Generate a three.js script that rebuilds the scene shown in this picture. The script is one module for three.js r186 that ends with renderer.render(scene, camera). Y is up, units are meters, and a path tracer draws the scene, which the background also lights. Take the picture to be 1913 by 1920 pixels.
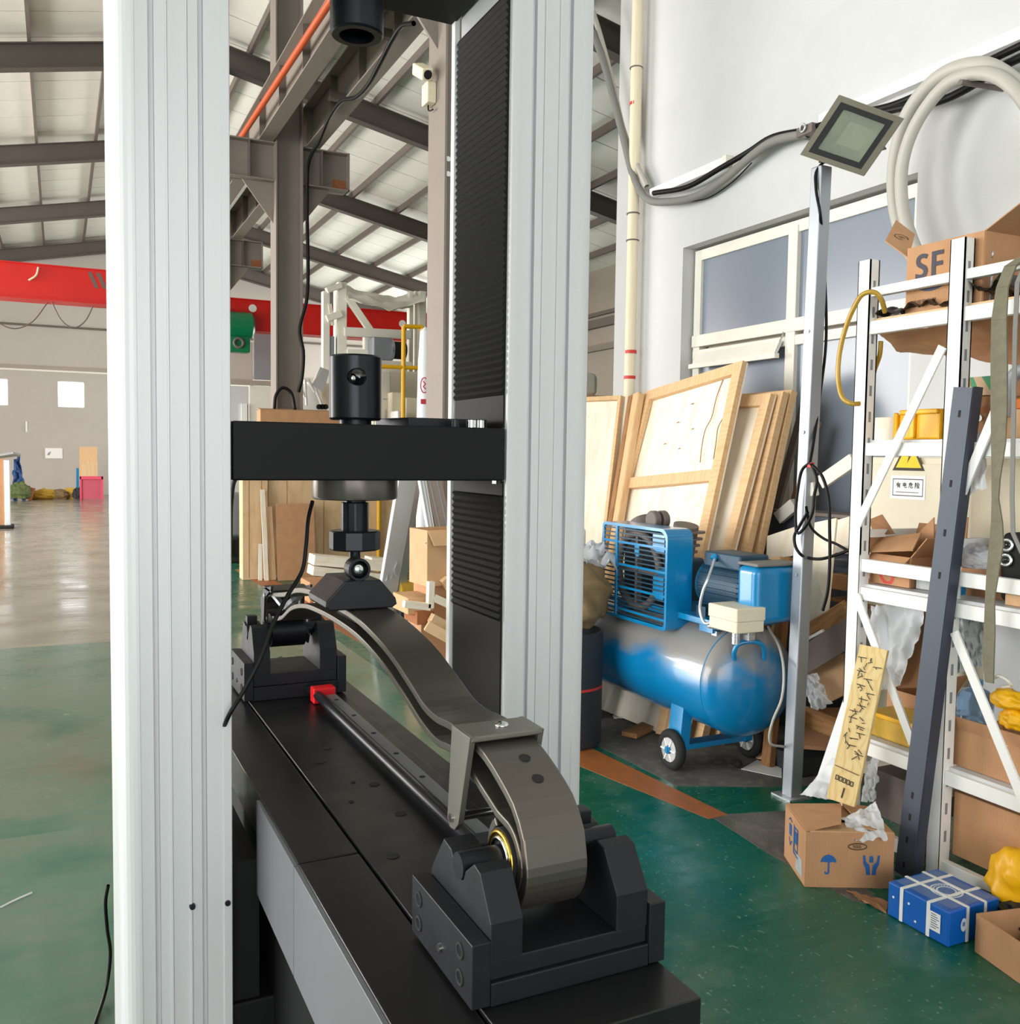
import * as THREE from 'three';
import { RoundedBoxGeometry } from 'three/addons/geometries/RoundedBoxGeometry.js';
import { mergeGeometries, toCreasedNormals } from 'three/addons/utils/BufferGeometryUtils.js';
import { RectAreaLightUniformsLib } from 'three/addons/lights/RectAreaLightUniformsLib.js';
import { createNoise2D, createNoise3D } from 'simplex-noise';
import { Brush, Evaluator, SUBTRACTION } from 'three-bvh-csg';

// ---------- camera, sky, daylight, exposure ----------
const scene = new THREE.Scene();
const FOCAL = 1750, EYE = 1.5;
const camera = new THREE.PerspectiveCamera(2 * Math.atan(960 / FOCAL) * 180 / Math.PI, 1913 / 1920, 0.05, 120);
camera.rotation.order = 'YXZ';
camera.position.set(0, EYE, 0);
camera.rotation.set(-3.43 * Math.PI / 180, -25.8 * Math.PI / 180, 0.8 * Math.PI / 180);
camera.updateMatrixWorld(true);
scene.background = new THREE.Color(0.97, 0.985, 1.0);
scene.backgroundIntensity = 7;
const renderer = new THREE.WebGLRenderer({ antialias: true });
renderer.toneMapping = THREE.LinearToneMapping;
renderer.toneMappingExposure = 0.5;
renderer.shadowMap.enabled = true;
RectAreaLightUniformsLib.init();
function daylight(w, h, at, to, power, color = 0xfffdf8) {      // daylight through an unseen opening; all but the near left one added for light
  const l = new THREE.RectAreaLight(color, power, w, h);
  l.name = 'unseen_opening_light'; l.position.set(...at); l.lookAt(...to); scene.add(l); return l;
}
daylight(10, 5.2, [-9.7, 2.8, -4.2], [0, 2.8, -4.2], 11.5);
daylight(10, 5.2, [-9.7, 2.8, -19], [0, 2.8, -19], 30, 0xfaf5ef);  // unseen far opening, added to brighten the far hall and roof
daylight(8, 5.0, [-2.5, 2.7, 7.7], [-2.5, 2.7, 0], 2.6);  // unseen opening behind the camera, added to light the front faces
daylight(7, 4.5, [12.9, 2.5, -28.8], [0, 2.5, -28.8], 13);  // unseen opening of the right bay, added to light its roof

// ---------- helpers ----------
let seed = 7;
const rnd = () => { seed = (seed * 16807) % 2147483647; return (seed - 1) / 2147483646; };
const rr = (a, b) => a + (b - a) * rnd();
const n2 = createNoise2D(rnd), n3 = createNoise3D(rnd);
const V = (x, y, z) => new THREE.Vector3(x, y, z);
const sightline = (px, py) => V((px - 956.5) / FOCAL, -(py - 960) / FOCAL, -1).applyQuaternion(camera.quaternion);
// the place in the hall that the photograph shows at a pixel, on a known vertical or level plane
const oX = (px, py, X) => { const d = sightline(px, py); return V(0, EYE, 0).addScaledVector(d, X / d.x); };
const oY = (px, py, Y) => { const d = sightline(px, py); return V(0, EYE, 0).addScaledVector(d, (Y - EYE) / d.y); };
const oZ = (px, py, Z) => { const d = sightline(px, py); return V(0, EYE, 0).addScaledVector(d, Z / d.z); };
const lerp = (a, b, t) => a.clone().lerp(b, t);

function boxUV(g) {
  const p = g.attributes.position, n = g.attributes.normal, uv = new Float32Array(p.count * 2);
  for (let i = 0; i < p.count; i++) {
    const ax = Math.abs(n.getX(i)), ay = Math.abs(n.getY(i)), az = Math.abs(n.getZ(i)), x = p.getX(i), y = p.getY(i), z = p.getZ(i);
    const [u, v] = ax >= ay && ax >= az ? [z, y] : ay >= az ? [x, z] : [x, y];
    uv[2 * i] = u; uv[2 * i + 1] = v;
  }
  g.setAttribute('uv', new THREE.BufferAttribute(uv, 2)); return g;
}
function norm(g) { let q = g.index ? g.toNonIndexed() : g; for (const k of Object.keys(q.attributes)) if (!['position', 'normal', 'uv'].includes(k)) q.deleteAttribute(k); if (!q.attributes.normal) q.computeVertexNormals(); if (!q.attributes.uv) boxUV(q); q.morphAttributes = {}; return q; }
// a box given by its extents; r rounds the edges
function bx(x0, x1, y0, y1, z0, z1, r = 0) {
  const w = Math.abs(x1 - x0), h = Math.abs(y1 - y0), d = Math.abs(z1 - z0);
  const g = norm(r ? new RoundedBoxGeometry(w, h, d, 2, Math.min(r, w / 2.1, h / 2.1, d / 2.1)) : new THREE.BoxGeometry(w, h, d));
  boxUV(g); return g.translate((x0 + x1) / 2, (y0 + y1) / 2, (z0 + z1) / 2);
}
function bc(w, h, d, at, rot = [0, 0, 0], r = 0) {
  const g = bx(-w / 2, w / 2, -h / 2, h / 2, -d / 2, d / 2, r);
  return g.applyMatrix4(new THREE.Matrix4().compose(V(...at), new THREE.Quaternion().setFromEuler(new THREE.Euler(...rot)), V(1, 1, 1)));
}
// a bar of section w x t from a to b; 'side' is the direction of its width
function bar(a, b, w, t, side = V(1, 0, 0), r = 0) {
  const y = b.clone().sub(a), L = y.length(); y.normalize();
  const z = side.clone().cross(y).normalize(), x = y.clone().cross(z).normalize();
  const g = bx(-w / 2, w / 2, 0, L, -t / 2, t / 2, r);
  return g.applyMatrix4(new THREE.Matrix4().makeBasis(x, y, z).setPosition(a));
}
function cy(a, b, r0, r1 = r0, seg = 20, open = false) {
  const d = b.clone().sub(a), g = norm(new THREE.CylinderGeometry(r1, r0, d.length(), seg, 1, open));
  g.applyQuaternion(new THREE.Quaternion().setFromUnitVectors(V(0, 1, 0), d.clone().normalize()));
  return g.translate(...lerp(a, b, 0.5).toArray());
}
function tb(pts, r, seg = 0, rs = 8, closed = false) { return norm(new THREE.TubeGeometry(new THREE.CatmullRomCurve3(pts, closed, 'centripetal'), seg || pts.length * 7, r, rs, closed)); }
function ends(g, pts, r) { return [g, norm(new THREE.SphereGeometry(r, 8, 6)).translate(...pts[0].toArray()), norm(new THREE.SphereGeometry(r, 8, 6)).translate(...pts[pts.length - 1].toArray())]; }
function ring(c, R, r, axis = V(0, 0, 1), seg = 28, rs = 10) { const g = norm(new THREE.TorusGeometry(R, r, rs, seg)); g.applyQuaternion(new THREE.Quaternion().setFromUnitVectors(V(0, 0, 1), axis.clone().normalize())); return g.translate(...c.toArray()); }
function prism(pts, depth, bevel = 0, holes = []) {
  const s = new THREE.Shape(pts.map((p) => new THREE.Vector2(p[0], p[1])));
  for (const h of holes) s.holes.push(new THREE.Path(h.map((p) => new THREE.Vector2(p[0], p[1]))));
  const g = new THREE.ExtrudeGeometry(s, { depth: depth - 2 * bevel, bevelEnabled: bevel > 0, bevelThickness: bevel, bevelSize: bevel, bevelOffset: -bevel, bevelSegments: 2, steps: 1, curveSegments: 8 });
  if (bevel) g.translate(0, 0, bevel);
  return boxUV(norm(g));
}
const prZ = (xy, z0, z1, b = 0, holes) => prism(xy, z1 - z0, b, holes).translate(0, 0, z0);                                    // (x,y) drawn, runs z0..z1
const prX = (zy, x0, x1, b = 0, holes) => prism(zy.map(([z, y]) => [-z, y]), x1 - x0, b, holes?.map((h) => h.map(([z, y]) => [-z, y]))).rotateY(Math.PI / 2).translate(x0, 0, 0);   // (z,y) drawn, runs x0..x1
const prY = (xz, y0, y1, b = 0) => prism(xz.map(([x, z]) => [x, -z]), y1 - y0, b).rotateX(-Math.PI / 2).translate(0, y0, 0);   // (x,z) drawn, runs y0..y1
// a flat sheet of thickness t with four given corners (a b c d round the outline)
function slab(a, b, c, d, t) {
  const n = b.clone().sub(a).cross(d.clone().sub(a)).normalize().multiplyScalar(t / 2), top = [a, b, c, d].map((p) => p.clone().add(n)), bot = [a, b, c, d].map((p) => p.clone().sub(n));
  const W = a.distanceTo(b), H = a.distanceTo(d), pos = [], uv = [], quad = (p, q, r, s, u) => { for (const [k, w] of [[p, u[0]], [q, u[1]], [r, u[2]], [p, u[0]], [r, u[2]], [s, u[3]]]) { pos.push(k.x, k.y, k.z); uv.push(...w); } };
  const full = [[0, 0], [W, 0], [W, H], [0, H]];
  quad(...top, full); quad(bot[0], bot[3], bot[2], bot[1], [full[0], full[3], full[2], full[1]]);
  for (let i = 0; i < 4; i++) { const j = (i + 1) % 4; quad(bot[i], bot[j], top[j], top[i], [[0, 0], [W, 0], [W, t], [0, t]]); }
  const g = new THREE.BufferGeometry(); g.setAttribute('position', new THREE.Float32BufferAttribute(pos, 3)); g.setAttribute('uv', new THREE.Float32BufferAttribute(uv, 2)); g.computeVertexNormals(); return g;
}
// a loose crumpled sheet (film, cloth, paper) between four corners
function crumple(a, b, c, d, amp, s, nu = 22, freq = 3, sag = 0) {
  const pos = [], uv = [], idx = [], nn = b.clone().sub(a).cross(d.clone().sub(a)).normalize();
  for (let j = 0; j <= nu; j++) for (let i = 0; i <= nu; i++) {
    const u = i / nu, v = j / nu, p = lerp(lerp(a, b, u), lerp(d, c, u), v);
    const k = n2(u * freq + s, v * freq - s) + 0.5 * Math.abs(n2(u * freq * 2.3 - s, v * freq * 2.3));
    p.addScaledVector(nn, amp * k); p.x += amp * 0.4 * n2(v * 4 + s, u * 4); p.y += amp * 0.5 * n2(u * 5 - s, v * 5 + s) - sag * 4 * u * (1 - u);
    pos.push(p.x, p.y, p.z); uv.push(u, v);
    if (i < nu && j < nu) { const q = j * (nu + 1) + i; idx.push(q, q + 1, q + nu + 2, q, q + nu + 2, q + nu + 1); }
  }
  const g = new THREE.BufferGeometry(); g.setAttribute('position', new THREE.Float32BufferAttribute(pos, 3)); g.setAttribute('uv', new THREE.Float32BufferAttribute(uv, 2)); g.setIndex(idx); g.computeVertexNormals(); return norm(g);
}
// a soft lumpy body (sack, bag)
function lump(c, rx, ry, rz, amp, s, freq = 2.2, flat = -0.75) {
  const g = new THREE.SphereGeometry(1, 36, 26), p = g.attributes.position;
  for (let i = 0; i < p.count; i++) {
    const v = V(p.getX(i), p.getY(i), p.getZ(i)), k = 1 + amp * (n3(v.x * freq + s, v.y * freq, v.z * freq) + 0.5 * Math.abs(n3(v.x * freq * 2.4, v.y * freq * 2.4 + s, v.z * freq * 2.4)));
    v.multiplyScalar(k); v.y = Math.max(v.y, flat); p.setXYZ(i, c.x + v.x * rx, c.y + v.y * ry, c.z + v.z * rz);
  }
  g.computeVertexNormals(); return norm(g);
}
function lathe(pts, at, seg = 32) { return toCreasedNormals(norm(new THREE.LatheGeometry(pts.map((p) => new THREE.Vector2(p[0], p[1])), seg)), 0.55).translate(...at); }
function csg(a, cutters) { const ev = new Evaluator(); ev.attributes = ['position', 'normal', 'uv']; let r = new Brush(a); r.updateMatrixWorld(); for (const c of cutters) { const b = new Brush(c); b.updateMatrixWorld(); r = ev.evaluate(r, b, SUBTRACTION); } return norm(r.geometry); }
const disc = (cx, cyy, r, n = 18) => Array.from({ length: n }, (_, i) => [cx + r * Math.cos(i / n * 2 * Math.PI), cyy + r * Math.sin(i / n * 2 * Math.PI)]);

// ---------- names, things, parts ----------
const taken = new Map(), origin = new WeakMap();
function numbered(n) { const k = taken.get(n) ?? 0; taken.set(n, k + 1); return k ? n + '_' + String(k).padStart(3, '0') : n; }
function tag(o, label, category, group, kind) { o.userData.label = label; o.userData.category = category; if (group) o.userData.group = group; if (kind) o.userData.kind = kind; return o; }
function T(name, label, category, at, group) {                     // a thing: a Group at its base; its parts are given in hall coordinates
  const o = new THREE.Group(); o.name = numbered(name); const b = at.isVector3 ? at : V(...at); o.position.copy(b); origin.set(o, b); scene.add(o); return tag(o, label, category, group);
}
function mesh(g, m) { const o = new THREE.Mesh(g, m); o.castShadow = o.receiveShadow = true; return o; }
function P(name, gs, m, parent, label) {                           // a part (or, under a part, a sub-part)
  const list = (Array.isArray(gs) ? gs.flat() : [gs]).map(norm), g = list.length > 1 ? mergeGeometries(list) : list[0].clone(), b = origin.get(parent) ?? V(0, 0, 0);
  g.translate(-b.x, -b.y, -b.z);
  const o = mesh(g, m); o.name = name; origin.set(o, b); parent.add(o); if (label) o.userData.label = label; return o;
}
function S(name, label, category, gs, m, group) {                  // a thing that is one mesh
  const list = (Array.isArray(gs) ? gs.flat() : [gs]).map(norm), g = list.length > 1 ? mergeGeometries(list) : list[0].clone();
  g.computeBoundingBox(); const bb = g.boundingBox, c = V((bb.min.x + bb.max.x) / 2, bb.min.y, (bb.min.z + bb.max.z) / 2);
  g.translate(-c.x, -c.y, -c.z); const o = mesh(g, m); o.name = numbered(name); o.position.copy(c); origin.set(o, c); scene.add(o); return tag(o, label, category, group);
}
function struct(name, gs, m) {
  const o = new THREE.Group(); o.name = numbered(name); o.userData.kind = 'structure'; origin.set(o, V(0, 0, 0)); scene.add(o);
  if (gs) { const list = (Array.isArray(gs) ? gs.flat() : [gs]).map(norm), x = mesh(list.length > 1 ? mergeGeometries(list) : list[0], m); x.name = o.name; x.userData.kind = 'structure'; scene.remove(o); scene.add(x); origin.set(x, V(0, 0, 0)); return x; }
  return o;
}

// ---------- procedural materials ----------
const lin = (hex) => { const c = new THREE.Color(hex); return [c.r, c.g, c.b]; };
const toS = (v) => Math.max(0, Math.min(255, 255 * (v <= 0.0031308 ? 12.92 * v : 1.055 * Math.pow(v, 1 / 2.4) - 0.055)));
function tex(N, f, srgb, M = N) {                                   // f(u, v) -> linear [r,g,b] or a number; tiles by blending
  const d = new Uint8Array(N * M * 4);
  for (let j = 0; j < M; j++) for (let i = 0; i < N; i++) {
    const r = f(i / N, j / M), k = 4 * (j * N + i), a = Array.isArray(r) ? r : [r, r, r];
    for (let c = 0; c < 3; c++) d[k + c] = srgb ? toS(a[c]) : Math.max(0, Math.min(255, a[c] * 255));
    d[k + 3] = 255;
  }
  const t = new THREE.DataTexture(d, N, M); t.wrapS = t.wrapT = THREE.RepeatWrapping; t.magFilter = THREE.LinearFilter; t.minFilter = THREE.LinearMipmapLinearFilter; t.generateMipmaps = true; if (srgb) t.colorSpace = THREE.SRGBColorSpace; t.needsUpdate = true; return t;
}
const TAU = Math.PI * 2, n4 = (u, v, f, s) => n3(Math.cos(u * TAU) * f / TAU + s, Math.sin(u * TAU) * f / TAU, v * f * 0.9 + s);
const mix = (a, b, t) => a.map((x, i) => x + (b[i] - x) * Math.max(0, Math.min(1, t)));
const rep = (t, x, y = x) => { const c = t.clone(); c.repeat.set(x, y); c.needsUpdate = true; return c; };
const M = {};
const std = (color, roughness = 0.6, metalness = 0, o = {}) => new THREE.MeshStandardMaterial({ color, roughness, metalness, side: THREE.DoubleSide, ...o });
const phys = (color, roughness, metalness, o = {}) => new THREE.MeshPhysicalMaterial({ color, roughness, metalness, side: THREE.DoubleSide, ...o });
const smear = tex(256, (u, v) => 0.5 + 0.28 * n4(u, v, 4, 1) + 0.16 * n4(u, v, 13, 5) + 0.08 * n4(u, v, 40, 9));
const fine = tex(256, (u, v) => 0.5 + 0.3 * n4(u, v, 60, 2) + 0.2 * n4(u, v, 25, 3));
const mottled = (hex, amt, rough, metal = 0, sc = 0.6, o = {}) => { const a = lin(hex); const t = tex(256, (u, v) => { const k = 1 + amt * (0.6 * n4(u, v, 5, a[0] * 9) + 0.4 * n4(u, v, 22, a[1] * 7)); return a.map((x) => x * k); }, true); t.repeat.set(sc, sc); return std(0xffffff, rough, metal, { map: t, ...o }); };
// floor: green epoxy paint, rubbed and dusty
{
  const g1 = lin('#0d5a43'), g2 = lin('#2c7560'), dust = lin('#6f7f6c');
  const t = tex(1024, (u, v) => { const a = 0.5 + 0.5 * n4(u, v, 5, 11), b = n4(u, v, 16, 4), c = n4(u, v, 70, 8), s = n3(u * 9, v * 70, 3); let col = mix(g1, g2, 0.35 * a + 0.25 * Math.max(0, b) + 0.12 * s); col = mix(col, dust, Math.max(0, 0.32 * b - 0.08 + 0.12 * c)); if (n4(u, v, 130, 40) > 0.86) col = mix(col, [0.5, 0.53, 0.48], 0.4); return col; }, true);
  const r = tex(512, (u, v) => 0.30 + 0.10 * n4(u, v, 7, 2) + 0.07 * n3(u * 8, v * 60, 9) + 0.05 * n4(u, v, 50, 3));
  for (const q of [t, r]) q.repeat.set(0.25, 0.25);
  M.floor = std(0xffffff, 1, 0, { map: t, roughnessMap: r, bumpMap: rep(fine, 2), bumpScale: 0.0004 });
  const b1 = lin('#aaa394'), b2 = lin('#8b8575');
  const t2 = tex(512, (u, v) => mix(b1, b2, 0.5 + 0.5 * n4(u, v, 6, 21) + 0.15 * n3(u * 6, v * 60, 5)), true), r2 = tex(256, (u, v) => 0.2 + 0.08 * n4(u, v, 6, 7) + 0.06 * n3(u * 5, v * 50, 1));
  for (const q of [t2, r2]) q.repeat.set(0.25, 0.25);
  M.floorPale = std(0xffffff, 1, 0, { map: t2, roughnessMap: r2 });  // pale tone includes reflected light of the far end
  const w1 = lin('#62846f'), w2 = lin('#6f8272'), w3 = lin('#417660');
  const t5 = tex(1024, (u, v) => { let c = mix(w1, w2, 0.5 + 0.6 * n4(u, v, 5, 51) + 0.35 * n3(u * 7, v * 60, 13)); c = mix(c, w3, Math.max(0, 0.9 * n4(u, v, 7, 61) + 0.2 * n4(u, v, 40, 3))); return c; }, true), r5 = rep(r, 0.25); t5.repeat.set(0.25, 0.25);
  M.floorGlare = std(0xffffff, 0.65, 0, { map: t5, roughnessMap: r5 });  // lighter, greyer green: glare of the floor put into the base colour
  const c1 = lin('#6d6862'), c2 = lin('#4d4a45'), c3 = lin('#8a8177');
  const t3 = tex(512, (u, v) => { const k = 0.5 + 0.5 * n4(u, v, 6, 31); return mix(mix(c1, c2, k), c3, 0.5 * Math.max(0, n4(u, v, 24, 6))); }, true); t3.repeat.set(0.6, 0.6);
  M.concrete = std(0xffffff, 0.75, 0, { map: t3, bumpMap: rep(fine, 3), bumpScale: 0.002 });
  const o1 = lin('#a8602c'), o2 = lin('#7f5a36');
  const t4 = tex(256, (u, v) => mix(o1, o2, 0.6 * Math.max(0, n4(u, v, 12, 3)) + 0.3 * Math.max(0, n4(u, v, 40, 7))), true); t4.repeat.set(1.2, 1.2);
  M.orangeLine = std(0xffffff, 0.5, 0, { map: t4 });
}
M.wall = mottled('#cbcbcb', 0.035, 0.85, 0, 0.25, { bumpMap: rep(fine, 1.5), bumpScale: 0.0006 });
M.wallFar = mottled('#bcb4ac', 0.04, 0.85, 0, 0.12);
M.wallSide = mottled('#a89c90', 0.05, 0.85, 0, 0.15);
M.roof = mottled('#f6f3ea', 0.04, 0.42, 0, 0.3);
M.rafter = mottled('#5c544e', 0.06, 0.6, 0, 0.5);
M.steel = mottled('#8a7f76', 0.05, 0.6, 0, 0.5);
M.steelDark = mottled('#6e635c', 0.07, 0.6, 0, 0.5);
M.rust = mottled('#a0643c', 0.2, 0.8, 0, 3);
M.orangePipe = mottled('#c2501c', 0.1, 0.5, 0, 2);
M.red = mottled('#d51b12', 0.05, 0.42, 0, 0.6);
M.green = mottled('#0a7a4c', 0.06, 0.4, 0, 0.8);
M.white = std('#f2f1ee', 0.5); M.offwhite = mottled('#e8e4d8', 0.04, 0.6, 0, 1);
M.cream = mottled('#e9dcc0', 0.08, 0.7, 0, 2);
M.column = phys('#d3d4d6', 0.36, 0.12, { clearcoat: 0.15, clearcoatRoughness: 0.4 });
M.black = phys('#0e0e0f', 0.6, 0, { specularIntensity: 0.5 });
M.blackGloss = phys('#15171c', 0.3, 0.35);
M.blackOxide = phys('#23252b', 0.36, 0.55);
M.fixture = std('#25262b', 1, 0.5, { roughnessMap: rep(tex(256, (u, v) => 0.46 + 0.04 * n4(u, v, 6, 8) + 0.02 * n4(u, v, 50, 5)), 3) });
M.tableTop = std('#1d1d1e', 1, 0.25, { roughnessMap: rep(tex(256, (u, v) => 0.34 + 0.05 * n4(u, v, 5, 2) + 0.02 * n4(u, v, 60, 5)), 2) });
M.bellows = phys('#09090a', 0.6, 0, { specularIntensity: 0.45 }); M.rubber = std('#1b1b1c', 0.8); M.cable = phys('#0c0c0c', 0.5, 0, { specularIntensity: 0.5 });
M.greyPaint = std('#6c6e72', 0.4, 0.05);
M.spring = phys('#68625b', 0.38, 0.72, { clearcoat: 0.2, clearcoatRoughness: 0.3 });
M.clip = phys('#77736a', 0.4, 0.45);
M.chrome = std('#dcdcdc', 0.15, 1); M.brass = std('#d8b04c', 0.25, 1); M.galv = std('#c3c7cc', 0.38, 0.75, { roughnessMap: rep(smear, 3) }); M.galv.roughness = 0.7;
M.alu = std('#d9dbdd', 0.35, 0.7);
M.poleGrey = std('#a4a9b0', 0.4, 0.6);
{
  const wood = (hexA, hexB, ku, kv, s, sc = 1, rough = 0.7, knots = 0) => { const a = lin(hexA), b = lin(hexB); const t = tex(512, (u, v) => { const w = 0.3 * n4(u, v, 3, s), g = 0.5 + 0.5 * Math.sin(TAU * (u * ku + w * 2 + 0.6 * n3(u * 6, v * 1.5, s))), f = n3(u * ku * 5, v * kv, s + 4); let c = mix(a, b, 0.45 * g * g + 0.25 * f); if (knots) { const k = n4(u, v, 9, s + 20); if (k > 0.9) c = mix(c, b.map((x) => x * 0.45), (k - 0.9) * 5); } return c; }, true); t.repeat.set(sc, sc); return std(0xffffff, rough, 0, { map: t }); };
  M.ply = wood('#f8eedd', '#ead6b8', 4, 3, 1, 0.9, 0.7, 1); M.plyTan = wood('#e0bf96', '#d0a97c', 5, 3, 5, 0.6, 0.7, 1);
  M.pine = wood('#e3bd90', '#d4a672', 12, 4, 9, 2); M.pineDark = wood('#a97a4d', '#7d5331', 12, 4, 12, 2); M.plank = wood('#e7cd94', '#cfa65f', 14, 3, 15, 2.5, 0.75, 1);
  const cb = (hex, s) => { const a = lin(hex); const t = tex(256, (u, v) => { const k = 1 + 0.06 * n4(u, v, 5, s) + 0.03 * Math.sin(u * TAU * 60) + 0.03 * n4(u, v, 50, s); return a.map((x) => x * k); }, true); t.repeat.set(1.5, 1.5); return std(0xffffff, 0.85, 0, { map: t }); };
  M.card = cb('#c2926a', 1); M.cardPale = cb('#d3ab82', 4); M.cardDark = cb('#9b6f4c', 7); M.cardIn = cb('#8f6444', 9);
}
M.yellow = std('#f5b70a', 0.42); M.yellowDirty = mottled('#d2a83a', 0.15, 0.6, 0, 4); M.yellowRail = std('#f0b51a', 0.4);
M.film = phys('#eef1f6', 0.35, 0, { transmission: 0.45, thickness: 0 }); M.foam = std('#eef0f4', 0.7); M.bag = phys('#eceef2', 0.45, 0, { transmission: 0.3, thickness: 0 });
M.blackBag = phys('#2b2826', 0.3, 0);
M.strap = mottled('#7d7763', 0.18, 0.85, 0, 6); M.strapGrey = std('#83817c', 0.8);
M.hoseYellow = phys('#b08c33', 0.3, 0.1); M.hoseGrey = std('#b9b5ac', 0.5);
M.slate = std('#4d5462', 0.5, 0.1); M.slateShaded = std('#3b4150', 0.5, 0.1);  // second slate: same steel, shade put into the colour of one flange
M.blueBox = phys('#0a60bd', 0.3, 0, { clearcoat: 0.3 }); M.beige = mottled('#e6dcc4', 0.03, 0.6, 0, 1); M.greyBox = mottled('#b4b8b8', 0.08, 0.6, 0, 3);
M.jug = phys('#a9cdf0', 0.12, 0, { transmission: 0.75, thickness: 0.02, ior: 1.3 }); M.clear = phys('#ffffff', 0.05, 0, { transmission: 1, thickness: 0 });
M.orange = std('#d96f1d', 0.5);
M.sack = mottled('#8c7552', 0.2, 0.85, 0, 4); M.darkBin = std('#2c2f33', 0.6); M.lightGrey = std('#cfd0d2', 0.5); M.midGrey = std('#8c8f94', 0.5); M.pink = std('#e2506c', 0.5); M.redPaint = std('#d3392c', 0.5);
M.blueCloth = mottled('#3d5f93', 0.5, 0.9, 0, 5);
{ // compressor paint: glossy blue enamel, rougher where dust lies
  M.blue = phys('#0581ba', 0.28, 0, { clearcoat: 0.6, clearcoatRoughness: 0.12 });
  M.tank = phys('#ffffff', 0.3, 0, { vertexColors: true, clearcoat: 0.55, clearcoatRoughness: 0.1 });
  M.navy = std('#15222d', 0.6); M.navyDust = std('#7f7d7a', 0.8);
  M.motor = std('#1f4257', 0.5, 0.1);
}
M.glassDull = phys('#8d97a6', 0.22, 0, { transmission: 0.25, thickness: 0 });
M.pane = new THREE.MeshPhysicalMaterial({ color: '#ffffff', roughness: 0.05, transmission: 1, thickness: 0 });
M.lampGlass = phys('#dfe4da', 0.08, 0, { transmission: 0.85, thickness: 0 });
M.reflector = std('#b9bfae', 0.3, 0.55);
// flat print: a sheet a millimetre off its surface, drawn on a canvas
function print(name, w, h, draw, o, right, up, parent, res = 256, off = 0.0012) {
  const N = Math.round(res), Mh = Math.max(16, Math.round(res * h / w)), c = document.createElement('canvas'); c.width = N; c.height = Mh;
  const x = c.getContext('2d'); x.clearRect(0, 0, N, Mh); x.scale(N, N); draw(x, h / w);
  const t = new THREE.CanvasTexture(c); t.colorSpace = THREE.SRGBColorSpace;
  const m = new THREE.MeshStandardMaterial({ map: t, transparent: true, roughness: 0.6, side: THREE.DoubleSide });
  const g = new THREE.PlaneGeometry(w, h), R = right.clone().normalize(), n = R.clone().cross(up).normalize(), U = n.clone().cross(R);
  g.applyMatrix4(new THREE.Matrix4().makeBasis(R, U, n).setPosition(o.clone().addScaledVector(n, off)));
  return P(name, g, m, parent);
}
const stroke = (x, pts, w, col) => { x.strokeStyle = col; x.lineWidth = w; x.lineCap = x.lineJoin = 'round'; x.beginPath(); pts.forEach(([a, b], i) => (i ? x.lineTo(a, b) : x.moveTo(a, b))); x.stroke(); };
const GLYPHS = {
  you: [[[.08, .28], [.92, .28]], [[.45, .05], [.38, .28], [.08, .62]], [[.35, .45], [.35, .95]], [[.35, .45], [.78, .45], [.78, .93], [.68, .9]], [[.35, .6], [.78, .6]], [[.35, .75], [.78, .75]]],
  dian: [[[.2, .22], [.8, .22], [.8, .6]], [[.2, .22], [.2, .65]], [[.2, .41], [.8, .41]], [[.2, .6], [.8, .6]], [[.5, .05], [.5, .82], [.6, .9], [.92, .9], [.92, .78]]],
  wei: [[[.4, .05], [.15, .28]], [[.38, .14], [.66, .14], [.55, .28]], [[.12, .3], [.9, .3]], [[.22, .3], [.2, .6], [.08, .92]], [[.4, .45], [.72, .45], [.72, .65], [.6, .65]], [[.4, .45], [.4, .85], [.5, .92], [.85, .92], [.88, .78]]],
  xian: [[[.1, .08], [.1, .95]], [[.1, .1], [.32, .1], [.2, .38], [.33, .55], [.22, .7]], [[.65, .05], [.4, .35]], [[.65, .05], [.95, .35]], [[.52, .38], [.8, .38]], [[.5, .52], [.56, .75]], [[.66, .48], [.7, .72]], [[.9, .5], [.78, .85]], [[.42, .9], [.96, .9]]],
};
const glyph = (x, k, gx, gy, s, w, col) => GLYPHS[k].forEach((l) => stroke(x, l.map(([a, b]) => [gx + a * s, gy + b * s]), w, col));

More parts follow.
